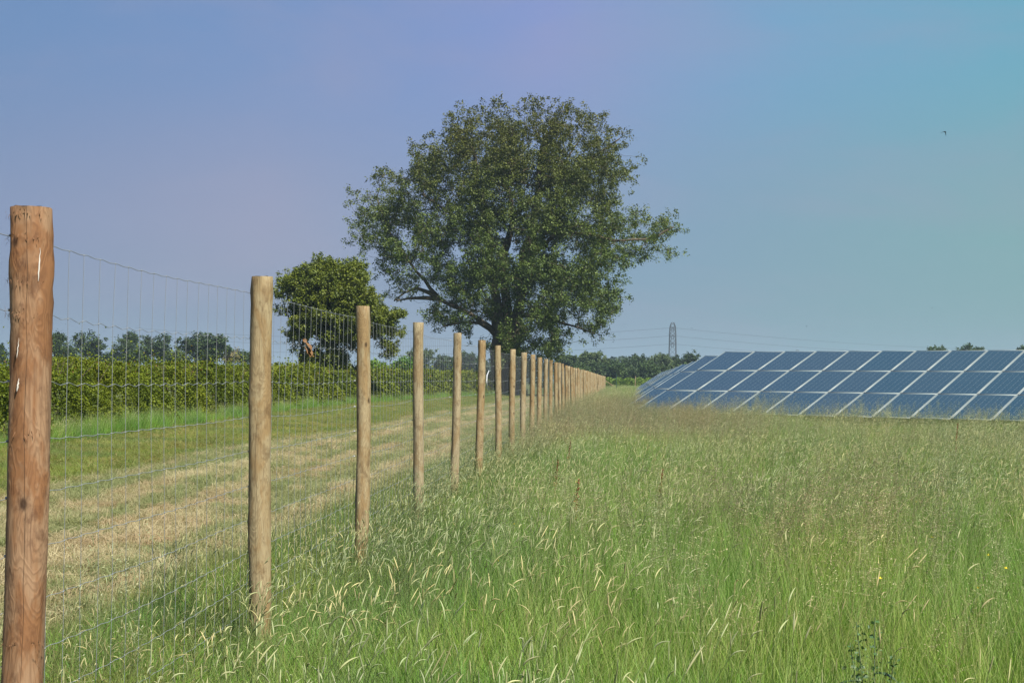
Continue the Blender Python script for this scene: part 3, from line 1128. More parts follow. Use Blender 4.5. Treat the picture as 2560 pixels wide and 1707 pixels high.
for q, (nm, lb, bl, bs, ncl, co, sz) in enumerate(LT):
    bgtree(nm, lb, bl, 225 + 9 * (q % 5), bs, lc, ncl, 44, sz, .48, co, 60 + q, 2.2, BG, 'tree' if 'tree' in nm else 'bush')

# behind the fence, under the great tree (crop: 860 + .17007 x, 820 + .17007 y)
mc = lambda x, y, r=0: (860 + .17007 * x, 820 + .17007 * y, .17007 * r)
MT = [('round_tree', 'grey green round tree seen past the fourth post', [(1010, 400, 85), (1120, 400, 95), (1240, 390, 80), (1140, 480, 130), (1280, 440, 60)], (1130, 720), 110, PALE, 320, .17),
      ('round_bush', 'bright green bush against the dark wood, before the fourth post', [(840, 560, 90), (900, 500, 70), (760, 590, 60), (930, 580, 80)], (850, 720), 80, [(.03, .075, .012), (.05, .11, .02), (.07, .14, .03)], 160, .11),
      ('round_bush', 'light green bush just past the third post', [(440, 560, 75), (520, 580, 70), (390, 600, 60), (590, 620, 55)], (470, 720), 90, [(.05, .10, .015), (.075, .14, .02), (.10, .17, .03)], 125, .085),
      ('dark_bush', 'dark bush past the fifth post, under the hanging leaves', [(1450, 480, 75), (1540, 490, 70), (1400, 540, 80), (1500, 570, 100)], (1480, 720), 100, DARK, 330, .18),
      ('dark_bush', 'wide dark bush beside the poplar trunks', [(1780, 440, 110), (1900, 460, 100), (1700, 520, 90), (1850, 560, 130), (2000, 560, 110)], (1830, 740), 150, DARK, 340, .19),
      ('dark_bush', 'dark green thicket between the poplar and the round willow', [(2250, 520, 110), (2400, 500, 110), (2520, 530, 110), (2330, 620, 120)], (2380, 760), 140, DARK, 335, .19)]
for q, (nm, lb, bl, bs, ncl, co, D, sz) in enumerate(MT):
    bgtree(nm, lb, bl, D, bs, mc, ncl, 44, sz, sz * 2.6, co, 90 + q, 2.4, 'bushes past the fence', 'tree' if 'tree' in nm else 'bush')

# the wood past the fence end (crop: 1360 + .17007 x, 780 + .17007 y)
rc = lambda x, y, r=0: (1360 + .17007 * x, 780 + .17007 * y, .17007 * r)
RG = 'trees of the wood past the fence end'
RT_ = [('willow_tree', 'big domed grey green willow at the end of the fence', [(700, 680, 105), (620, 720, 105), (790, 720, 105), (850, 790, 90), (550, 790, 85), (700, 790, 140)], (700, 1020), 230, PALE, 300, .19),
       ('wood_tree', 'low green tree between the poplar and the domed willow', [(360, 690, 75), (280, 720, 75), (440, 730, 75), (350, 790, 100)], (360, 1020), 110, [(.022, .042, .018), (.038, .062, .024), (.06, .085, .03)], 310, .19),
       ('wood_tree', 'small tree just past the domed willow', [(985, 760, 50), (1030, 800, 55), (950, 810, 50)], (990, 1020), 55, DARK, 330, .19),
       ('wood_tree', 'rounded tree midway between the domed willow and the pylon', [(1190, 760, 65), (1140, 800, 60), (1250, 800, 60), (1190, 840, 80)], (1190, 1020), 80, DARK, 330, .19),
       ('wood_tree', 'tallest dark tree of the wood, before the pylon', [(1350, 685, 50), (1440, 705, 55), (1330, 740, 50), (1480, 760, 60), (1400, 790, 90)], (1400, 1020), 110, DARK, 320, .18),
       ('wood_tree', 'thin small headed tree next to the pylon', [(1640, 690, 38), (1620, 730, 40), (1660, 780, 55)], (1640, 1020), 50, PALE, 340, .18),
       ('wood_tree', 'loose pale tree touching the pylon leg', [(1755, 680, 45), (1780, 720, 55), (1740, 780, 60), (1830, 790, 55)], (1770, 1020), 70, PALE, 330, .18),
       ('wood_tree', 'dark tree in front of the pylon foot', [(1890, 690, 45), (1890, 770, 65), (1960, 700, 45), (1970, 780, 60)], (1910, 1020), 75, DARK, 335, .18),
       ('wood_tree', 'wide crowned tree just before the solar tables', [(2140, 680, 70), (2080, 730, 55), (2200, 700, 60), (2230, 670, 30), (2130, 780, 90)], (2140, 1020), 100, DARK, 325, .18)]
for q, (nm, lb, bl, bs, ncl, co, D, sz) in enumerate(RT_):
    bgtree(nm, lb, bl, D, bs, rc, ncl, 46, sz, .50, co, 120 + q, 2.6, RG)
sh_lab = ['shrub below the domed willow, by the last posts', 'wide shrub below the domed willow on its far half', 'shrub just past the domed willow in the dark row',
          'shrub behind the thin green pole', 'shrub below the rounded midway tree', 'shrub below the tallest dark tree', 'shrub between tallest tree and pylon, behind the yellow stake',
          'shrub below the thin small headed tree', 'shrub hiding the pylon foot', 'last shrub of the dark row, by the solar tables']
for q in range(10):
    x = 560 + q * 165
    y = 830 + 14 * math.sin(q * 2.1)
    bgtree('wood_shrub', 'dark rounded ' + sh_lab[q], [(x, y, 70), (x - 65, y + 30, 60), (x + 65, y + 25, 62), (x, y + 70, 90), (x + 80, y + 80, 70)], 285 + 5 * (q % 3), (x, 1030), rc,
           95, 46, .18, .46, DARK if q % 3 else [(.02, .042, .016), (.036, .062, .022), (.055, .085, .03)], 150 + q, 2.2, 'dark shrubs along the wood edge', 'shrub')
# tree tops over the panels
tc2 = lambda x, y, r=0: (2160 + .17007 * x, 847 + .17007 * y, .17007 * r)
for q, (lb, bl, bs) in enumerate([('lowest dark tree top showing over the solar table', [(1080, 190, 80), (1000, 200, 60), (1160, 200, 60), (1080, 280, 150)], (1080, 680)),
                                  ('double dark tree top notched in the middle over the panels', [(1490, 175, 85), (1670, 175, 80), (1430, 200, 50), (1730, 200, 45), (1580, 290, 160)], (1580, 680)),
                                  ('dark tree top cut by the photo edge over the panels', [(2330, 185, 90), (2450, 180, 110), (2260, 205, 50), (2400, 290, 160)], (2380, 680))]):
    bgtree('field_tree', lb, bl, 300, bs, tc2, 130, 46, .17, .42, [(.016, .038, .016), (.03, .055, .02), (.045, .075, .028)], 180 + q, 2.2, 'tree tops over the solar panels')

# far wood as one mass, in the haze behind everything
mb = MB()
g = np.random.default_rng(77)
n = 26000
azs = g.uniform(math.radians(-25), math.radians(17), n)
Rw = 640 + g.uniform(0, 60, n)
hmax = 9.0 + 2.2 * np.sin(azs * 37) + 1.6 * np.sin(azs * 91 + 1) + 1.1 * np.sin(azs * 173 + 2)
hmax *= np.where(azs < -.11, .55, 1.0)
z = hmax * np.sqrt(g.uniform(0, 1, n))
tn = g.uniform(0, 1, (n, 1))
leaf_quads(mb, np.stack([np.sin(azs) * Rw, np.cos(azs) * Rw, z], -1), .75, g, np.array([.018, .034, .018]) * (1 - tn) + np.array([.04, .06, .03]) * tn)
tag(mb.build('far_wood', M_far), 'low dark line of far wood along the horizon', kind='stuff')

# ------------------------------------------------------------------ hedge along the strip
HX = lambda y: np.interp(y, [0, 25, 62, 85, 107, 122, 135, 170], [-10, -11.7, -14.2, -14.3, -13.0, -11.0, -9.6, -8.6])
hedge = empty('field_hedge', (HX(60), 60, 0), 'long bushy green hedge on the far side of the mown strip', 'hedge')
g = np.random.default_rng(41)
mb = MB()
stems = MB()
for (y0, y1, dens, size) in ((18, 40, 3900, .0255), (40, 62, 2300, .034), (62, 90, 1150, .048), (90, 145, 520, .078)):
    n = int((y1 - y0) * dens * 1.9)
    y = g.uniform(y0, y1, n)
    hgt = 1.50 + .0062 * (y - 30) + .10 * np.sin(y * .53) + .12 * np.sin(y * 1.37 + 1) + .09 * np.sin(y * 3.1) + .06 * np.sin(y * 7.7)
    hgt = np.where(y > 75, hgt - .0065 * (y - 75), hgt)
    u = g.uniform(0, 1, n)
    front = u < .62
    t = g.uniform(0, 1, n)
    # cross section: bulging front face, flat-ish top and the back
    depth = np.where(front, g.exponential(.16, n), g.uniform(0, 2.2, n))
    zz = np.where(front, hgt * t ** .8, hgt - g.exponential(.10, n))
    bul = .95 * (1 - np.clip(zz / hgt, 0, 1)) ** .8 - .25 + .28 * np.sin(y * 1.1 + zz * 1.3) + .20 * np.sin(y * 3.3 - zz * 3.1) + .10 * np.sin(y * 8.3 + zz * 6)
    x = HX(y) + bul * np.where(front, 1, .2) - depth
    spike = (g.uniform(0, 1, n) < .09)
    zz = zz + np.where(spike & ~front, g.exponential(.17, n), 0)
    tone = np.clip(.52 + .16 * np.sin(y * .7) + .2 * np.sin(y * 2.9 + zz * 4) + .2 * np.sin(y * 7.3 - zz * 6) + g.normal(0, .22, n), 0, 1)[:, None]
    col = np.array([.050, .088, .010]) * (1 - tone) + np.array([.125, .182, .018]) * tone
    red = (g.uniform(0, 1, n) < .04) & (zz > hgt - .2)
    col = np.where(red[:, None], np.array([.125, .095, .022]), col)
    loc = np.stack([x - HX(60), y - 60, np.maximum(zz, .05)], -1)
    leaf_quads(mb, loc, size, g, col, up=.3)
    for q in range(int((y1 - y0) * 5)):
        yy = g.uniform(y0, y1)
        p = np.array([HX(yy) - HX(60) - g.uniform(.1, 1.2), yy - 60, 0])
        tube(stems, [p, p + np.array([g.normal(0, .15), g.normal(0, .15), .9]), p + np.array([g.normal(.1, .3), g.normal(0, .3), 1.75])], [.02, .014, .005], 4)
mb.build('foliage', M_hedge, hedge)
stems.build('stems', M_bark, hedge, kind='stuff')

# strip of crop past the fence end
mb = MB()
n = 9000
u, v, t = g.uniform(0, 1, n), g.uniform(0, 1, n), g.uniform(0, 1, (n, 1))
a0, a1 = at(1515, 955, 255), at(1680, 955, 250)
P = a0 + (a1 - a0) * u[:, None]
P[:, 1] += v * 14
P[:, 2] = 1.75 * np.sqrt(g.uniform(0, 1, n)) + .15 * np.sin(u * 40)
tone = t
leaf_quads(mb, P, .14, g, np.array([.045, .085, .012]) * (1 - tone) + np.array([.10, .15, .022]) * tone)
tag(mb.build('field_crop', M_far), 'bright green crop strip past the fence end', kind='stuff')

# ------------------------------------------------------------------ pole and stake by the fence end
p = at(1541, 975, 150)
mb = MB()
tube(mb, [(0, 0, -.3), (0, 0, 1.5), (.01, 0, 2.05)], [.035, .032, .03], 8, cap=True)
tag(mb.build('thin_pole', simple('dark_green_paint', (.02, .055, .04), .5), loc=(p[0], p[1], 0)), 'thin dark green pole standing alone past the end of the fence', 'pole')
p = at(1588, 965, 190)
mb = MB()
tube(mb, [(0, 0, -.3), (0, 0, 1.0), (.02, 0, 1.95)], [.055, .052, .05], 8, cap=True)
tag(mb.build('wooden_stake', M_post_pale, loc=(p[0], p[1], 0)), 'lone pale yellow wooden stake before the crop strip', 'stake')

# ------------------------------------------------------------------ pylons and power lines
def pylon(loc, H, label, rz, group=None):
    root = empty('lattice_pylon', loc, label, 'pylon', group, rz)
    s = H / 36.0
    def half(z):
        z = z / s
        return s * (np.interp(z, [0, 18, 30, 34, 36], [2.4, 2.0, 1.75, 1.5, .7]))
    lv = np.array([0, 5, 9.5, 13.5, 17, 20, 22.7, 25.2, 27.5, 29.6, 31.6, 33.5, 36]) * s
    for sx_, sy2 in ((-1, -1), (1, -1), (1, 1), (-1, 1)):
        mb = MB()
        tube(mb, [(sx_ * half(z_), sy2 * half(z_), z_) for z_ in lv], .2 * s, 4)
        mb.build('leg', M_pylon, root)
    br = MB()
    cs = [(-1, -1), (1, -1), (1, 1), (-1, 1)]
    for i in range(len(lv) - 1):
        for q in range(4):
            a_, b_ = cs[q], cs[(q + 1) % 4]
            z0, z1 = lv[i], lv[i + 1]
            bar(br, (a_[0] * half(z0), a_[1] * half(z0), z0), (b_[0] * half(z1), b_[1] * half(z1), z1), .075 * s)
            bar(br, (b_[0] * half(z0), b_[1] * half(z0), z0), (a_[0] * half(z1), a_[1] * half(z1), z1), .075 * s)
            bar(br, (a_[0] * half(z1), a_[1] * half(z1), z1), (b_[0] * half(z1), b_[1] * half(z1), z1), .07 * s)
    br.build('bracing', M_pylon, root)
    for (z_, L) in ((23.5 * s, 4.2 * s), (28 * s, 5.2 * s), (32.5 * s, 3.8 * s)):
        mb = MB()
        for sg in (-1, 1):
            for yy in (-1, 1):
                bar(mb, (sg * half(z_), yy * half(z_), z_), (sg * L, 0, z_ + .1 * s), .09 * s)
                bar(mb, (sg * half(z_ + 1.5 * s), yy * half(z_ + 1.5 * s), z_ + 1.5 * s), (sg * L, 0, z_ + .2 * s), .08 * s)
            tube(mb, [(sg * L, 0, z_), (sg * L, 0, z_ - 2.2 * s)], [.16 * s, .16 * s], 6)
        mb.build('cross_arm', M_pylon, root)
    return root


DP = 900
pp = at(1681, 947, DP)
HP = float(at(1681, 806, DP)[2])
view_az = math.atan2(pp[1], pp[0])
pylon((pp[0], pp[1], 0), HP, 'tall grey lattice pylon rising behind the wood, nearest of the pylons', view_az + .12)
for (px, sc_, lb) in ((1993, 38, 'far tiny pylon showing over the solar panels, the darker of two'), (2011, 34, 'fainter far tiny pylon beside the other one over the panels')):
    q = at(px, 955, 2050)
    pylon((q[0], q[1], 0), sc_ + 6, lb, view_az + .1, 'far tiny pylons over the panels')
rgtv = np.array([cy_, sy_, 0])
cl = ['topmost power cable strung from the nearest pylon', 'middle power cable strung from the nearest pylon', 'lowest power cable strung from the nearest pylon']
for (py, lb) in zip((819, 839, 859.5), cl):
    z0 = float(at(1681, py, DP)[2])
    mb = MB()
    P = []
    for s_ in np.linspace(-1, 1, 61):
        if s_ < 0:
            t = -s_
            q = np.array([pp[0], pp[1], 0]) - rgtv * 330 * t + np.array([0, 60 * t, 0])
            zz = z0 - 4 * 6.5 * t * (1 - t) - 1.0 * t
        else:
            t = s_
            q = np.array([pp[0], pp[1], 0]) + rgtv * 420 * t + np.array([0, 330 * t, 0])
            zz = z0 - 4 * 7 * t * (1 - t) - .5 * t
        P.append((q[0] - pp[0], q[1] - pp[1], zz))
    tube(mb, P, .06, 4)
    tag(mb.build('power_cable', M_pylon, loc=(pp[0], pp[1], 0)), lb, 'cable', 'power cables on the nearest pylon')

# ------------------------------------------------------------------ birds
M_bird = simple('dark_feathers', (.025, .028, .03), .7, .2)


def bird(px, py, D, span, dihedral, label):
    c = at(px, py, D)
    root = empty('bird', c, label, 'bird', 'birds in the sky')
    fwd = np.array([.5, -.8, .1])
    fwd /= np.linalg.norm(fwd)
    mb = MB()
    t = np.linspace(-1, 1, 9)
    tube(mb, [fwd * span * .22 * q for q in t], span * .045 * np.sqrt(np.clip(1 - t ** 2, .02, 1)), 8)
    mb.build('body', M_bird, root, smooth=True)
    lw = np.array([.86, .5, 0])
    for sg, drop in ((-1, dihedral[0]), (1, dihedral[1])):
        mb = MB()
        s_ = np.linspace(0, 1, 7)
        out = sg * lw[None] * (s_ * span * .5 * math.cos(drop))[:, None] + np.array([0, 0, 1.]) * (-np.sin(s_ * 1.5) * 0 - s_ ** 1.5 * span * .5 * math.sin(drop) + .06 * span * np.sin(s_ * PI))[:, None]
        ch = span * .085 * (1 - s_ ** 2 * .85)
        le = out + fwd * ch[:, None] - fwd * (s_ ** 2 * span * .12)[:, None]
        te = out - fwd * ch[:, None] - fwd * (s_ ** 2 * span * .16)[:, None]
        thk = np.array([0, 0, .012 * span])
        V = np.concatenate([le, te, le + thk, te + thk])
        i = np.arange(6)
        mb.add(V, np.concatenate([np.stack([i, i + 1, i + 8, i + 7], -1), np.stack([i + 14, i + 21, i + 22, i + 15], -1), np.stack([i, i + 14, i + 15, i + 1], -1), np.stack([i + 7, i + 8, i + 22, i + 21], -1)]))
        mb.build('wing', M_bird, root)
    mb = MB()
    mb.add([fwd * -span * .2, fwd * -span * .36 + lw * span * .06, fwd * -span * .36 - lw * span * .06, fwd * -span * .36 + np.array([0, 0, .01])], [[0, 1, 3], [0, 3, 2], [0, 2, 1]])
    mb.build('tail', M_bird, root)


bird(2362, 330, 70, .38, (.35, .95), 'largest dark bird with drooping wings, high over the solar panels')
bird(2330, 769, 170, .30, (.3, .5), 'tiny speck of a bird low over the panels below the largest one')
bird(2016, 815, 170, .30, (.2, .6), 'tiny speck of a bird above the far pylons')
bird(1729, 820, 200, .34, (.3, .4), 'tiny dark bird at the topmost cable just past the pylon')
bird(1671, 836, 200, .34, (.3, .4), 'tiny dark bird touching the side of the pylon')

# ------------------------------------------------------------------ grass
def blades(mb, n, R, h, wdt, bend, g, col0, col1, lean=(.10, -.03), tipcol=None, segs=3):
    r = R * np.sqrt(g.uniform(0, 1, n))
    a = g.uniform(0, 2 * PI, n)
    base = np.stack([r * np.cos(a), r * np.sin(a), np.zeros(n)], -1)
    H = g.uniform(h[0], h[1], n)
    az_ = g.uniform(0, 2 * PI, n)
    bd = g.uniform(bend[0], bend[1], n)
    dv = np.stack([np.cos(az_) * bd + lean[0], np.sin(az_) * bd + lean[1]], -1)
    tw = g.uniform(0, PI, n)
    wv = np.stack([np.cos(tw), np.sin(tw), np.zeros(n)], -1) * (wdt * g.uniform(.6, 1.2, n))[:, None]
    ts = np.linspace(0, 1, segs + 1)
    rows = []
    tone = g.uniform(0, 1, (n, 1))
    c = np.asarray(col0) * (1 - tone) + np.asarray(col1) * tone
    cols = []
    for k, t in enumerate(ts):
        off = dv * (H * t ** 2)[:, None]
        sh = np.linalg.norm(dv, axis=1)
        z = H * (t - .28 * np.minimum(sh, 1.6) * t ** 2.2)
        p = base + np.concatenate([off, z[:, None]], 1)
        wt_ = (1 - t) ** .6
        cc = c * (.9 + .25 * t) if tipcol is None else c * (1 - t ** 3) + np.asarray(tipcol) * t ** 3
        if k < segs:
            rows += [p - wv * wt_ * .5, p + wv * wt_ * .5]
            cols += [cc, cc]
        else:
            rows.append(p)
            cols.append(cc)
    m = 2 * segs + 1
    V = np.stack(rows, 1)
    C = np.stack(cols, 1)
    i = np.arange(n)[:, None] * m
    Fq = [i + np.array([[2 * k, 2 * k + 1, 2 * k + 3, 2 * k + 2]]) for k in range(segs - 1)]
    mb.add(V.reshape(-1, 3), np.concatenate(Fq, 0), C.reshape(-1, 3))
    # tips reuse the same vertices
    tip = i + np.array([[2 * segs - 2, 2 * segs - 1, 2 * segs]])
    mb.f.append((tip + (mb.n - n * m), 0))


def heads(mb, n, R, h, g, lean=(.16, -.06), hl=(.040, .076), rad=.0024, col0=(.37, .40, .19), col1=(.55, .53, .31), stem=(.16, .22, .07)):
    """flowering stems that end in a soft arching spike"""
    for q in range(n):
        r, a = R * math.sqrt(g.uniform()), g.uniform(0, 6.28)
        b = np.array([r * math.cos(a), r * math.sin(a), 0])
        H = g.uniform(*h)
        az_ = g.uniform(0, 6.28)
        d = np.array([math.cos(az_) * .18 + lean[0] * g.uniform(.4, 1.3), math.sin(az_) * .18 + lean[1], 0])
        L = g.uniform(*hl)
        t = np.array([0, .4, .75, .9])
        P = b + d * (H * t ** 2.2)[:, None] + np.array([0, 0, 1]) * (H * t)[:, None]
        tube(mb, P, [.0013, .0011, .0009, .0008], 3, stem)
        tg = P[-1] - P[-2]
        tg /= np.linalg.norm(tg)
        droop = g.uniform(.05, 1.3) if g.uniform() < .6 else .05
        pts = [P[-1]]
        hd = np.array([d[0], d[1], 0])
        hd /= np.linalg.norm(hd) + 1e-6
        m = 6
        for k in range(m):
            tg = tg + hd * droop * .16 - np.array([0, 0, 1]) * droop * .17
            tg /= np.linalg.norm(tg)
            pts.append(pts[-1] + tg * L / m)
        rr = rad * g.uniform(.8, 1.25) * np.array([.25, .85, 1.0, 1.0, .9, .65, .12]) * g.uniform(.85, 1.15, 7)
        tn = g.uniform()
        c = np.asarray(col0) * (1 - tn) + np.asarray(col1) * tn
        tube(mb, pts, rr, 4, c, phase=g.uniform(0, 1))
        pts = np.array(pts)
        # bristles
        for k in range(8):
            j = g.integers(1, 6)
            o = g.normal(0, 1, 3)
            o /= np.linalg.norm(o)
            tip = pts[j] + o * rad * 1.7 + tg * .006
            s_ = np.cross(o, tg) * .0012
            mb.add([pts[j] - s_, pts[j] + s_, tip], [[0, 1, 2]], c * 1.08)


def panicle(mb, n, R, h, g, col0=(.29, .29, .16), col1=(.42, .42, .25), lean=(.08, -.03)):
    """airy bent-grass panicles"""
    for q in range(n):
        r, a = R * math.sqrt(g.uniform()), g.uniform(0, 6.28)
        b = np.array([r * math.cos(a), r * math.sin(a), 0])
        H = g.uniform(*h)
        d = np.array([g.normal(0, .12) + lean[0], g.normal(0, .12) + lean[1], 0])
        t = np.linspace(0, 1, 5)
        P = b + d * (H * t ** 2)[:, None] + np.array([0, 0, 1]) * (H * t)[:, None]
        tn = g.uniform()
        c = np.asarray(col0) * (1 - tn) + np.asarray(col1) * tn
        tube(mb, P, np.linspace(.0011, .0005, 5), 3, (.17, .19, .07))
        k = 34
        s_ = g.uniform(.66, 1.0, k)
        c0 = b + d * (H * s_ ** 2)[:, None] + np.array([0, 0, 1]) * (H * s_)[:, None]
        out = g.normal(0, 1, (k, 3))
        out[:, 2] = np.abs(out[:, 2]) * .5
        out /= np.linalg.norm(out, axis=1, keepdims=True)
        ln_ = (.075 * (1.08 - s_) / .4 * g.uniform(.4, 1.2, k))[:, None]
        e = c0 + out * ln_
        sd_ = np.cross(out, g.normal(0, 1, (k, 3)))
        sd_ /= np.linalg.norm(sd_, axis=1, keepdims=True)
        V = np.stack([c0 - sd_ * .0004, c0 + sd_ * .0004, e], 1).reshape(-1, 3)
        i = np.arange(k)[:, None] * 3
        mb.add(V, i + np.array([[0, 1, 2]]), c)
        V = np.stack([e - sd_ * .0016, e + out * .005, e + sd_ * .0016, e - out * .004], 1).reshape(-1, 3)
        i = np.arange(k)[:, None] * 4
        mb.add(V, i + np.array([[0, 1, 2, 3]]), c * 1.1)


def library(name, meshes):
    c = bpy.data.collections.new(name)
    for k, me in enumerate(meshes):
        o = bpy.data.objects.new(f'{name}_{k:02d}', me)
        c.objects.link(o)
    return c


def scatter(name, coll, P, rot, scl, idx, label):
    """one object of ground cover: GROUP instances of the clumps in COLL at points P"""
    me = bpy.data.meshes.new(name)
    me.vertices.add(len(P))
    me.vertices.foreach_set('co', P.astype(np.float32).ravel())
    for nm, typ, key, dat in (('rot', 'FLOAT_VECTOR', 'vector', rot), ('scl', 'FLOAT_VECTOR', 'vector', scl), ('idx', 'INT', 'value', idx)):
        a_ = me.attributes.new(nm, typ, 'POINT')
        a_.data.foreach_set(key, np.ascontiguousarray(dat, dtype=np.int32 if typ == 'INT' else np.float32).ravel())
    o = link(name, me, kind='stuff')
    o['label'] = label
    gt = bpy.data.node_groups.new('scatter_' + name, 'GeometryNodeTree')
    gt.interface.new_socket('Geometry', in_out='INPUT', socket_type='NodeSocketGeometry')
    gt.interface.new_socket('Geometry', in_out='OUTPUT', socket_type='NodeSocketGeometry')
    nn = gt.nodes
    gi, go = nn.new('NodeGroupInput'), nn.new('NodeGroupOutput')
    ip = nn.new('GeometryNodeInstanceOnPoints')
    ci = nn.new('GeometryNodeCollectionInfo')
    ci.inputs[0].default_value = coll
    ci.inputs['Separate Children'].default_value = True
    ci.inputs['Reset Children'].default_value = True
    ip.inputs['Pick Instance'].default_value = True

    def attr(nm, typ):
        q = nn.new('GeometryNodeInputNamedAttribute')
        q.data_type = typ
        q.inputs['Name'].default_value = nm
        return [s for s in q.outputs if s.enabled and s.name == 'Attribute'][0]
    er = nn.new('FunctionNodeEulerToRotation')
    L = gt.links.new
    L(attr('rot', 'FLOAT_VECTOR'), er.inputs[0])
    L(gi.outputs[0], ip.inputs['Points'])
    L(ci.outputs[0], ip.inputs['Instance'])
    L(attr('idx', 'INT'), ip.inputs['Instance Index'])
    L(er.outputs[0], ip.inputs['Rotation'])
    L(attr('scl', 'FLOAT_VECTOR'), ip.inputs['Scale'])
    L(ip.outputs[0], go.inputs[0])
    md = o.modifiers.new('scatter', 'NODES')
    md.node_group = gt
    return o


g = np.random.default_rng(202)
G0, G1 = (.048, .180, .007), (.148, .340, .020)
lib_blade = []
for k in range(6):
    mb = MB()
    blades(mb, 46, .15, (.28, .62), 0.0052, (.08, .65), g, G0, G1, tipcol=(.20, .29, .06))
    blades(mb, 12, .15, (.2, .5), .004, (.4, 1.1), g, (.18, .18, .07), (.33, .29, .14))
    blades(mb, 9, .15, (.4, .74), .0026, (.02, .35), g, (.17, .26, .06), (.34, .37, .15))
    blades(mb, 5, .15, (.25, .5), .0085, (.2, .8), g, (.07, .20, .012), (.16, .33, .03))
    lib_blade.append(mb.mesh('meadow_clump', M_grass))
LB = library('meadow_clumps', lib_blade)
lib_head = []
for k in range(6):
    mb = MB()
    heads(mb, 9, .2, (.50, .84), g)
    blades(mb, 8, .14, (.35, .62), .0034, (.1, .5), g, (.14, .22, .05), (.28, .31, .11))
    lib_head.append(mb.mesh('seed_clump', M_head))
LH = library('seed_clumps', lib_head)
lib_pan = []
for k in range(5):
    mb = MB()
    panicle(mb, 8, .2, (.60, .95), g)
    lib_pan.append(mb.mesh('panicle_clump', M_head))
LP = library('panicle_clumps', lib_pan)
lib_pan2 = []
for k in range(4):
    mb = MB()
    panicle(mb, 9, .2, (.60, .95), g, (.19, .155, .105), (.30, .25, .165))
    lib_pan2.append(mb.mesh('brown_panicle_clump', M_head))
LP2 = library('brown_panicle_clumps', lib_pan2)
lib_short = []
for k in range(5):
    mb = MB()
    blades(mb, 60, .16, (.04, .12), .0042, (.2, 1.3), g, (.095, .150, .022), (.19, .24, .045), segs=2)
    lib_short.append(mb.mesh('mown_clump', M_short))
for k in range(3):      # cut stems lying flat
    mb = MB()
    n = 26
    a = g.uniform(0, PI, n)
    c = g.uniform(-.18, .18, (n, 2))
    L_ = g.uniform(.06, .20, n)
    d = np.stack([np.cos(a), np.sin(a)], -1) * L_[:, None] * .5
    zz = g.uniform(.015, .06, n)
    dz = g.normal(0, .018, n)
    wv = np.stack([-np.sin(a), np.cos(a)], -1) * .0024
    V = np.stack([np.concatenate([c - d - wv, (zz - dz)[:, None]], 1), np.concatenate([c - d + wv, (zz - dz)[:, None]], 1),
                  np.concatenate([c + d + wv, (zz + dz)[:, None]], 1), np.concatenate([c + d - wv, (zz + dz)[:, None]], 1)], 1)
    mb.add(V.reshape(-1, 3), np.arange(n)[:, None] * 4 + np.array([[0, 1, 2, 3]]), np.repeat(g.uniform(.6, 1.1, (n, 1)) * np.array([[.22, .20, .07]]), 4, 0))
    lib_short.append(mb.mesh('mown_clump', M_short))
LS = library('mown_clumps', lib_short)


def polar(dens, dmin, dmax, a0, a1, g):
    """random ground points in a sector round the camera, DENS per square metre as a function of distance"""
    ds = np.linspace(dmin, dmax, 400)
    lam = np.array([dens(q) for q in ds]) * ds
    cum = np.concatenate([[0], np.cumsum((lam[1:] + lam[:-1]) / 2 * np.diff(ds))])
    n = int(cum[-1] * (a1 - a0))
    d = np.interp(g.uniform(0, cum[-1], n), cum, ds)
    a = g.uniform(a0, a1, n)
    return np.stack([np.sin(a) * d, np.cos(a) * d], -1), d


def vnoise(p, scale, seed):
    """cheap smooth value noise on the plane, 0..1"""
    r = np.random.default_rng(seed)
    T = r.uniform(0, 1, (64, 64))
    q = p * scale + 100
    i = np.floor(q).astype(int)
    f = q - i
    f = f * f * (3 - 2 * f)
    a = T[i[:, 0] % 64, i[:, 1] % 64]
    b = T[(i[:, 0] + 1) % 64, i[:, 1] % 64]
    c = T[i[:, 0] % 64, (i[:, 1] + 1) % 64]
    d = T[(i[:, 0] + 1) % 64, (i[:, 1] + 1) % 64]
    return (a * (1 - f[:, 0]) + b * f[:, 0]) * (1 - f[:, 1]) + (c * (1 - f[:, 0]) + d * f[:, 0]) * f[:, 1]


A0, A1 = math.radians(-31), math.radians(24)
ramp_ = lambda xs, ys: (lambda d: float(np.interp(d, xs, ys)))


def put(name, coll, k, P, hs_, label, tilt=.12, wid=None):
    n = len(P)
    rot = np.stack([g.normal(0, tilt, n), g.normal(0, tilt, n), g.uniform(-.9, .9, n)], -1)
    wd = hs_ if wid is None else wid
    scl = np.stack([wd, wd, hs_], -1)
    return scatter(name, coll, np.concatenate([P, np.zeros((n, 1))], 1), rot, scl, g.integers(0, k, n), label)


# tall meadow on the near side of the fence
P, d = polar(ramp_([2, 8, 20, 45, 90, 260], [120, 100, 60, 28, 9, 2.5]), 2.2, 260, A0, A1, g)
keep = (P[:, 0] > XF - .25 + g.normal(0, .12, len(P))) & (np.hypot(P[:, 0] - XF, P[:, 1] - Y1) > .1)
P, d = P[keep], d[keep]
nz = vnoise(P, .35, 1)
near_f = np.clip((P[:, 0] - XF) / 1.0, 0, 1)
near_f = np.clip((P[:, 0] - XF - .1) / 1.3, 0, 1)
h = (.75 + .5 * nz) * (.34 + .66 * near_f) * (1 - .18 * np.clip((P[:, 1] - 20) / 8, 0, 1) * np.clip((P[:, 0] - 4) / 4, 0, 1)) * g.uniform(.8, 1.2, len(P)) * np.where(P[:, 1] > 60, 1.05, 1)
put('meadow_grass', LB, 6, P, h, 'tall green meadow grass between the fence and the panels', wid=np.where(d > 40, 1.7, np.where(d > 20, 1.3, 1.0)))
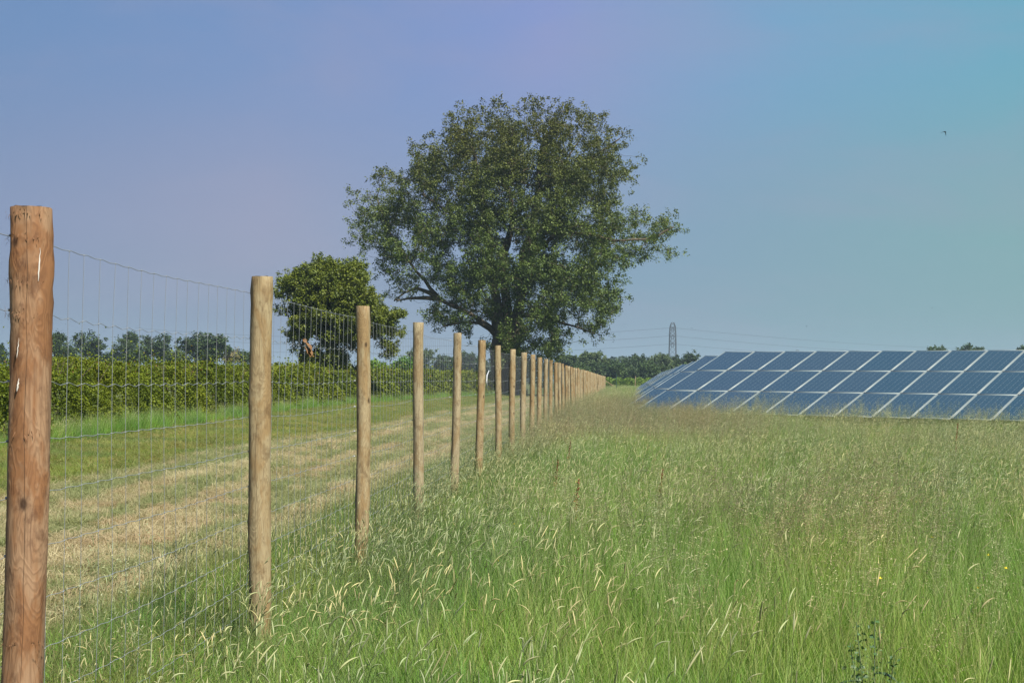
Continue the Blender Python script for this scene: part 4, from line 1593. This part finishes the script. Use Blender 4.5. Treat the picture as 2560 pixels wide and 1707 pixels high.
# seed heads
P, d = polar(ramp_([2, 5, 9, 16, 40, 80, 200], [38, 38, 32, 20, 10, 3, .6]), 2.4, 200, A0, A1, g)
nz = vnoise(P, .28, 2) * .6 + vnoise(P, 1.1, 3) * .4
keep = (P[:, 0] > XF - .35 + g.normal(0, .15, len(P))) & (g.uniform(0, 1, len(P)) < np.clip((nz - .30) * 2.6 + .5 * np.exp(-((P[:, 0] + .7) / .9) ** 2), .12, 1))
keep &= ~((np.hypot(P[:, 0] - XF, P[:, 1] - Y1) < .5))
P, d = P[keep], d[keep]
near_f = np.clip((P[:, 0] - XF) / .8, 0, 1)
put('seed_grass', LH, 6, P, (.62 + .32 * near_f) * g.uniform(.8, 1.15, len(P)), 'pale arching seed heads standing over the green meadow', wid=np.where(d > 25, 1.25, 1.0))
# airy panicles
P, d = polar(ramp_([3, 8, 16, 40, 90, 220], [1.5, 3.5, 5.5, 9, 6, 1.5]), 3, 220, A0, A1, g)
nz = vnoise(P, .22, 4) * .65 + vnoise(P, .8, 6) * .35
tallp = np.clip((P[:, 1] - 24) / 8, 0, 1) * np.clip((46 - P[:, 1]) / 5, 0, 1) * np.clip((9 - P[:, 0]) / 6, .12, 1)
boost = .10 * tallp - .10 * (P[:, 0] > 7)
drift = np.exp(-(((P[:, 0] - .5) / 1.9) ** 2)) * np.clip((P[:, 1] - 19) / 6, 0, 1) * np.clip((75 - P[:, 1]) / 30, 0, 1)
drift = np.maximum(drift, .8 * np.exp(-((P[:, 0] - 1.1) / .9) ** 2 - ((P[:, 1] - 9.8) / 1.6) ** 2))
isd = g.uniform(0, 1, len(P)) < drift * .7
keep = (P[:, 0] > XF + .2) & (g.uniform(0, 1, len(P)) < np.clip((nz + boost - .42) * 2.4, .05, .8))
Pd, dd = polar(ramp_([4, 9, 16, 40, 80], [0, 26, 26, 22, 8]), 5, 80, math.radians(-14), math.radians(16), g)
drift = .62 * np.exp(-(((Pd[:, 0] - .5) / 1.9) ** 2)) * np.clip((Pd[:, 1] - 19) / 6, 0, 1) * np.clip((75 - Pd[:, 1]) / 30, 0, 1)
drift = np.maximum(drift, .55 * np.exp(-((Pd[:, 0] - 1.1) / .9) ** 2 - ((Pd[:, 1] - 9.8) / 1.6) ** 2))
Pd = Pd[(g.uniform(0, 1, len(Pd)) < drift) & (Pd[:, 0] > XF + .2)]
put('brown_bent_grass', LP2, 4, Pd, g.uniform(.85, 1.12, len(Pd)), 'purplish brown haze of bent grass drifting along the fence', wid=np.full(len(Pd), 1.25))
keep &= ~isd
P, d, tallp = P[keep], d[keep], tallp[keep]
put('bent_grass', LP, 5, P, g.uniform(.82, 1.1, len(P)) * (1 + .22 * tallp), 'hazy brown bent grass panicles drifting over the meadow', wid=np.where(d > 25, 1.3, 1.0))
# mown strip and verge on the far side of the fence
P, d = polar(ramp_([3, 10, 25, 60, 140], [80, 75, 45, 17, 4]), 3, 140, math.radians(-36), math.radians(2), g)
keep = (P[:, 0] < XF - .1) & (P[:, 0] > HX(P[:, 1]) + .2)
P, d = P[keep], d[keep]
edge = np.clip((P[:, 0] + 3.1) / .9, 0, 1)
far_e = np.clip((HX(P[:, 1]) + 2.3 - P[:, 0]) / 1.6, 0, 1)
mow = np.clip((-7.0 - P[:, 0]) / .6, 0, 1)
h = (.75 + .5 * vnoise(P, 1.3, 8)) * (1 + edge * 1.6 + far_e * 1.5 + mow * .5)
put('mown_grass', LS, 8, P, h, 'short dry mown grass and cut straw on the strip by the fence', wid=np.where(d > 30, 1.5, 1.15))
# taller grass at the netting and at the hedge foot
P, d = polar(ramp_([3, 10, 30, 70, 130], [70, 60, 30, 14, 5]), 3, 130, math.radians(-36), math.radians(3), g)
hf = HX(P[:, 1])
keep = ((P[:, 0] < XF) & (P[:, 0] > -2.75 + .35 * vnoise(P, .8, 12)) & (g.uniform(0, 1, len(P)) < .6)) | ((P[:, 0] > hf - .1) & (P[:, 0] < hf + 1.0 + .5 * vnoise(P, .5, 9)))
P, d = P[keep], d[keep]
hedge_side = P[:, 0] < -6
h = np.where(hedge_side, .65 + .55 * vnoise(P, .6, 15), .42) * g.uniform(.75, 1.2, len(P))
put('verge_grass', LB, 6, P, h, 'rough green verge grass at the netting and along the hedge foot', wid=np.where(d > 30, 1.4, 1.0))
P2 = P[g.uniform(0, 1, len(P)) < np.where(hedge_side, .30, .75)]
h2 = np.where(P2[:, 0] < -6, .75, .66) * g.uniform(.8, 1.15, len(P2))
put('verge_seed_grass', LH, 6, P2, h2, 'thin pale seed stems along the verge and hedge foot')

# ------------------------------------------------------------------ single plants in the meadow
M_dockr = leaf_mat('dock_seed', (1, 1, 1), .2, .02)
M_weed = leaf_mat('weed_leaves', (1, 1, 1), .25, .08)
M_yel = simple('yellow_petals', (.75, .58, .02), .5, .3)


def weed(px, py, D, H, label, seed=8, grp=None):
    b = at(px, py, D)
    root = empty('dock_plant', (b[0], b[1], 0), label, 'weed plant', grp)
    gg = np.random.default_rng(seed)
    for q in range(5):
        mb = MB()
        a = gg.uniform(0, 6.28)
        d = np.array([math.cos(a), math.sin(a), 0]) * gg.uniform(.03, .13)
        t = np.linspace(0, 1, 8)
        hq = H * gg.uniform(.75, 1)
        P = d * (t ** 1.3)[:, None] + np.array([0, 0, 1]) * (hq * t)[:, None]
        tube(mb, P, np.linspace(.004, .0015, 8), 5, (.06, .11, .03))
        st = mb.build('stem', M_weed, root)
        mb = MB()
        for k in range(70):
            s_ = gg.uniform(.45, 1)
            c = d * s_ ** 1.3 + np.array([0, 0, hq * s_]) + gg.normal(0, .012, 3)
            leaf_quads(mb, c[None], .008, gg, np.array([[.035, .10, .02]]) * gg.uniform(.7, 1.3))
        mb.build('buds', M_weed, st, kind='stuff')
        for k in range(7):
            s_ = gg.uniform(.15, .75)
            c = d * s_ ** 1.3 + np.array([0, 0, hq * s_])
            a2 = gg.uniform(0, 6.28)
            o_ = np.array([math.cos(a2), math.sin(a2), .35])
            L = gg.uniform(.07, .14)
            tt = np.linspace(0, 1, 6)
            mid_ = c + o_ * (tt * L)[:, None] + np.array([0, 0, -1]) * (tt ** 2 * L * .6)[:, None]
            wv = np.array([-o_[1], o_[0], 0])
            ww = .014 * np.sin(np.clip(tt * .9 + .1, 0, 1) * PI) + .003 * np.sin(tt * 25)
            V = np.concatenate([mid_ - wv * ww[:, None] + np.array([0, 0, .004]), mid_, mid_ + wv * ww[:, None] + np.array([0, 0, .005])])
            i = np.arange(5)
            mb = MB()
            mb.add(V, np.concatenate([np.stack([i, i + 1, i + 7, i + 6], -1), np.stack([i + 6, i + 7, i + 13, i + 12], -1)]), np.array([.018, .060, .018]))
            mb.build('leaf', M_weed, root)
    return root


weed(2185, 1560, 5.0, .68, 'dark green curly leaved weed standing in the bright foreground grass')
for q, (px, D, lb) in enumerate(((2095, 33.5, 'dark green weed right below the middle of the solar table edge'), (1860, 35.5, 'small dark weed at the table edge, before the middle one'),
                                 (2140, 33.0, 'dark weed just past the middle one at the table edge'), (2520, 30.0, 'dark weed at the table edge next to the photo border'))):
    weed(px, 1060, D, .80, lb, 30 + q, 'weeds along the lower edge of the solar table')
dk = [(1428, 1290, 10.5, 'tall red dock spike in the meadow, nearest of the red ones'), (1380, 1205, 13.0, 'small rusty dock spike just past the nearest red one'),
      (1415, 1140, 17.0, 'faint rusty dock spike in the brown grass drift'), (1640, 1240, 11.8, 'reddish dock spike in the green grass before the panels'),
      (2385, 1080, 20.0, 'orange red dock spike right in front of the solar table')]
for (px, py, D, lb) in dk:
    b = at(px, py, D)
    root = empty('red_dock', (b[0], b[1], 0), lb, 'dock', 'red docks in the meadow')
    gg = np.random.default_rng(int(px))
    mb = MB()
    Hq = max(.75, min(1.0, b[2] + .12))
    P = [(0, 0, 0), (.02, .01, Hq * .5), (.05, .0, Hq)]
    tube(mb, P, [.004, .003, .0015], 5, (.20, .10, .05))
    mb.build('stem', M_dockr, root)
    mb = MB()
    n = 260
    s_ = gg.uniform(.5, 1, n)
    c = np.stack([.05 * s_ ** 2, np.zeros(n), Hq * s_], -1) + gg.normal(0, 1, (n, 3)) * (.022 * (1.15 - s_))[:, None]
    leaf_quads(mb, c, .006, gg, np.array([[.17, .065, .03]]) * gg.uniform(.7, 1.3, (n, 1)))
    mb.build('seed_spike', M_dockr, root)
# buttercups
pm = MB()
for q in range(5):
    a = q * 2 * PI / 5
    d = np.array([math.cos(a), math.sin(a), 0])
    t_ = np.array([-d[1], d[0], 0])
    pm.add([d * .002, d * .009 + t_ * .006 + [0, 0, .004], d * .014 + [0, 0, .008], d * .009 - t_ * .006 + [0, 0, .004]], [[0, 1, 2, 3]])
PET = pm.mesh('flower', M_yel)
sm = MB()
tube(sm, [(0, 0, -.75), (.01, 0, -.3), (0, 0, 0)], .0012, 4, (.09, .15, .04))
STM = sm.mesh('stem', M_weed)
bc = [(2330, 1343, 7.6, 'close to the dark curly weed, above it'), (2470, 1388, 6.9, 'in the foreground grass near the photo edge'), (2445, 1470, 6.0, 'low in the foreground beyond the dark weed'),
      (1655, 1195, 13, 'in the middle of the meadow, alone'), (1685, 1222, 12, 'just nearer than the lone one in the middle'), (1870, 1222, 12, 'below the fourth panel column'),
      (2290, 1255, 11, 'below the last panel columns'), (1440, 1205, 13.5, 'beside the rusty dock spikes'), (1285, 1310, 9.8, 'in pale seed heads near the fence'),
      (1245, 1402, 8.2, 'nearest to the third post'), (2515, 1422, 6.6, 'at the photo edge, over foreground grass'), (2200, 1447, 6.2, 'touching the top of the dark curly weed')]
for (px, py, D, lb) in bc:
    c = at(px, py, D)
    c[2] = max(c[2], .35)
    root = empty('buttercup', c, 'small yellow buttercup ' + lb, 'flower', 'buttercups in the meadow')
    link('flower', PET, root)
    link('stem', STM, root)
    root.rotation_euler = (.9, .1, random.uniform(0, 3))
    root.rotation_euler = (.35, .1, random.uniform(0, 3))
    root.scale = (.55, .55, 1.0)

# ------------------------------------------------------------------ haze in the air
mh, nh, oh = mat('thin_summer_haze')
pv = nh.new('ShaderNodeVolumePrincipled')
pv.inputs['Color'].default_value = (.42, .56, .68, 1)
pv.inputs['Density'].default_value = .0003
pv.inputs['Anisotropy'].default_value = 0.0
nh.t.links.new(pv.outputs[0], oh.inputs['Volume'])
mb = MB()
box(mb, (-3300, -320, -1.0), (3300, 4700, 62))
mb.build('haze', mh, kind='stuff')
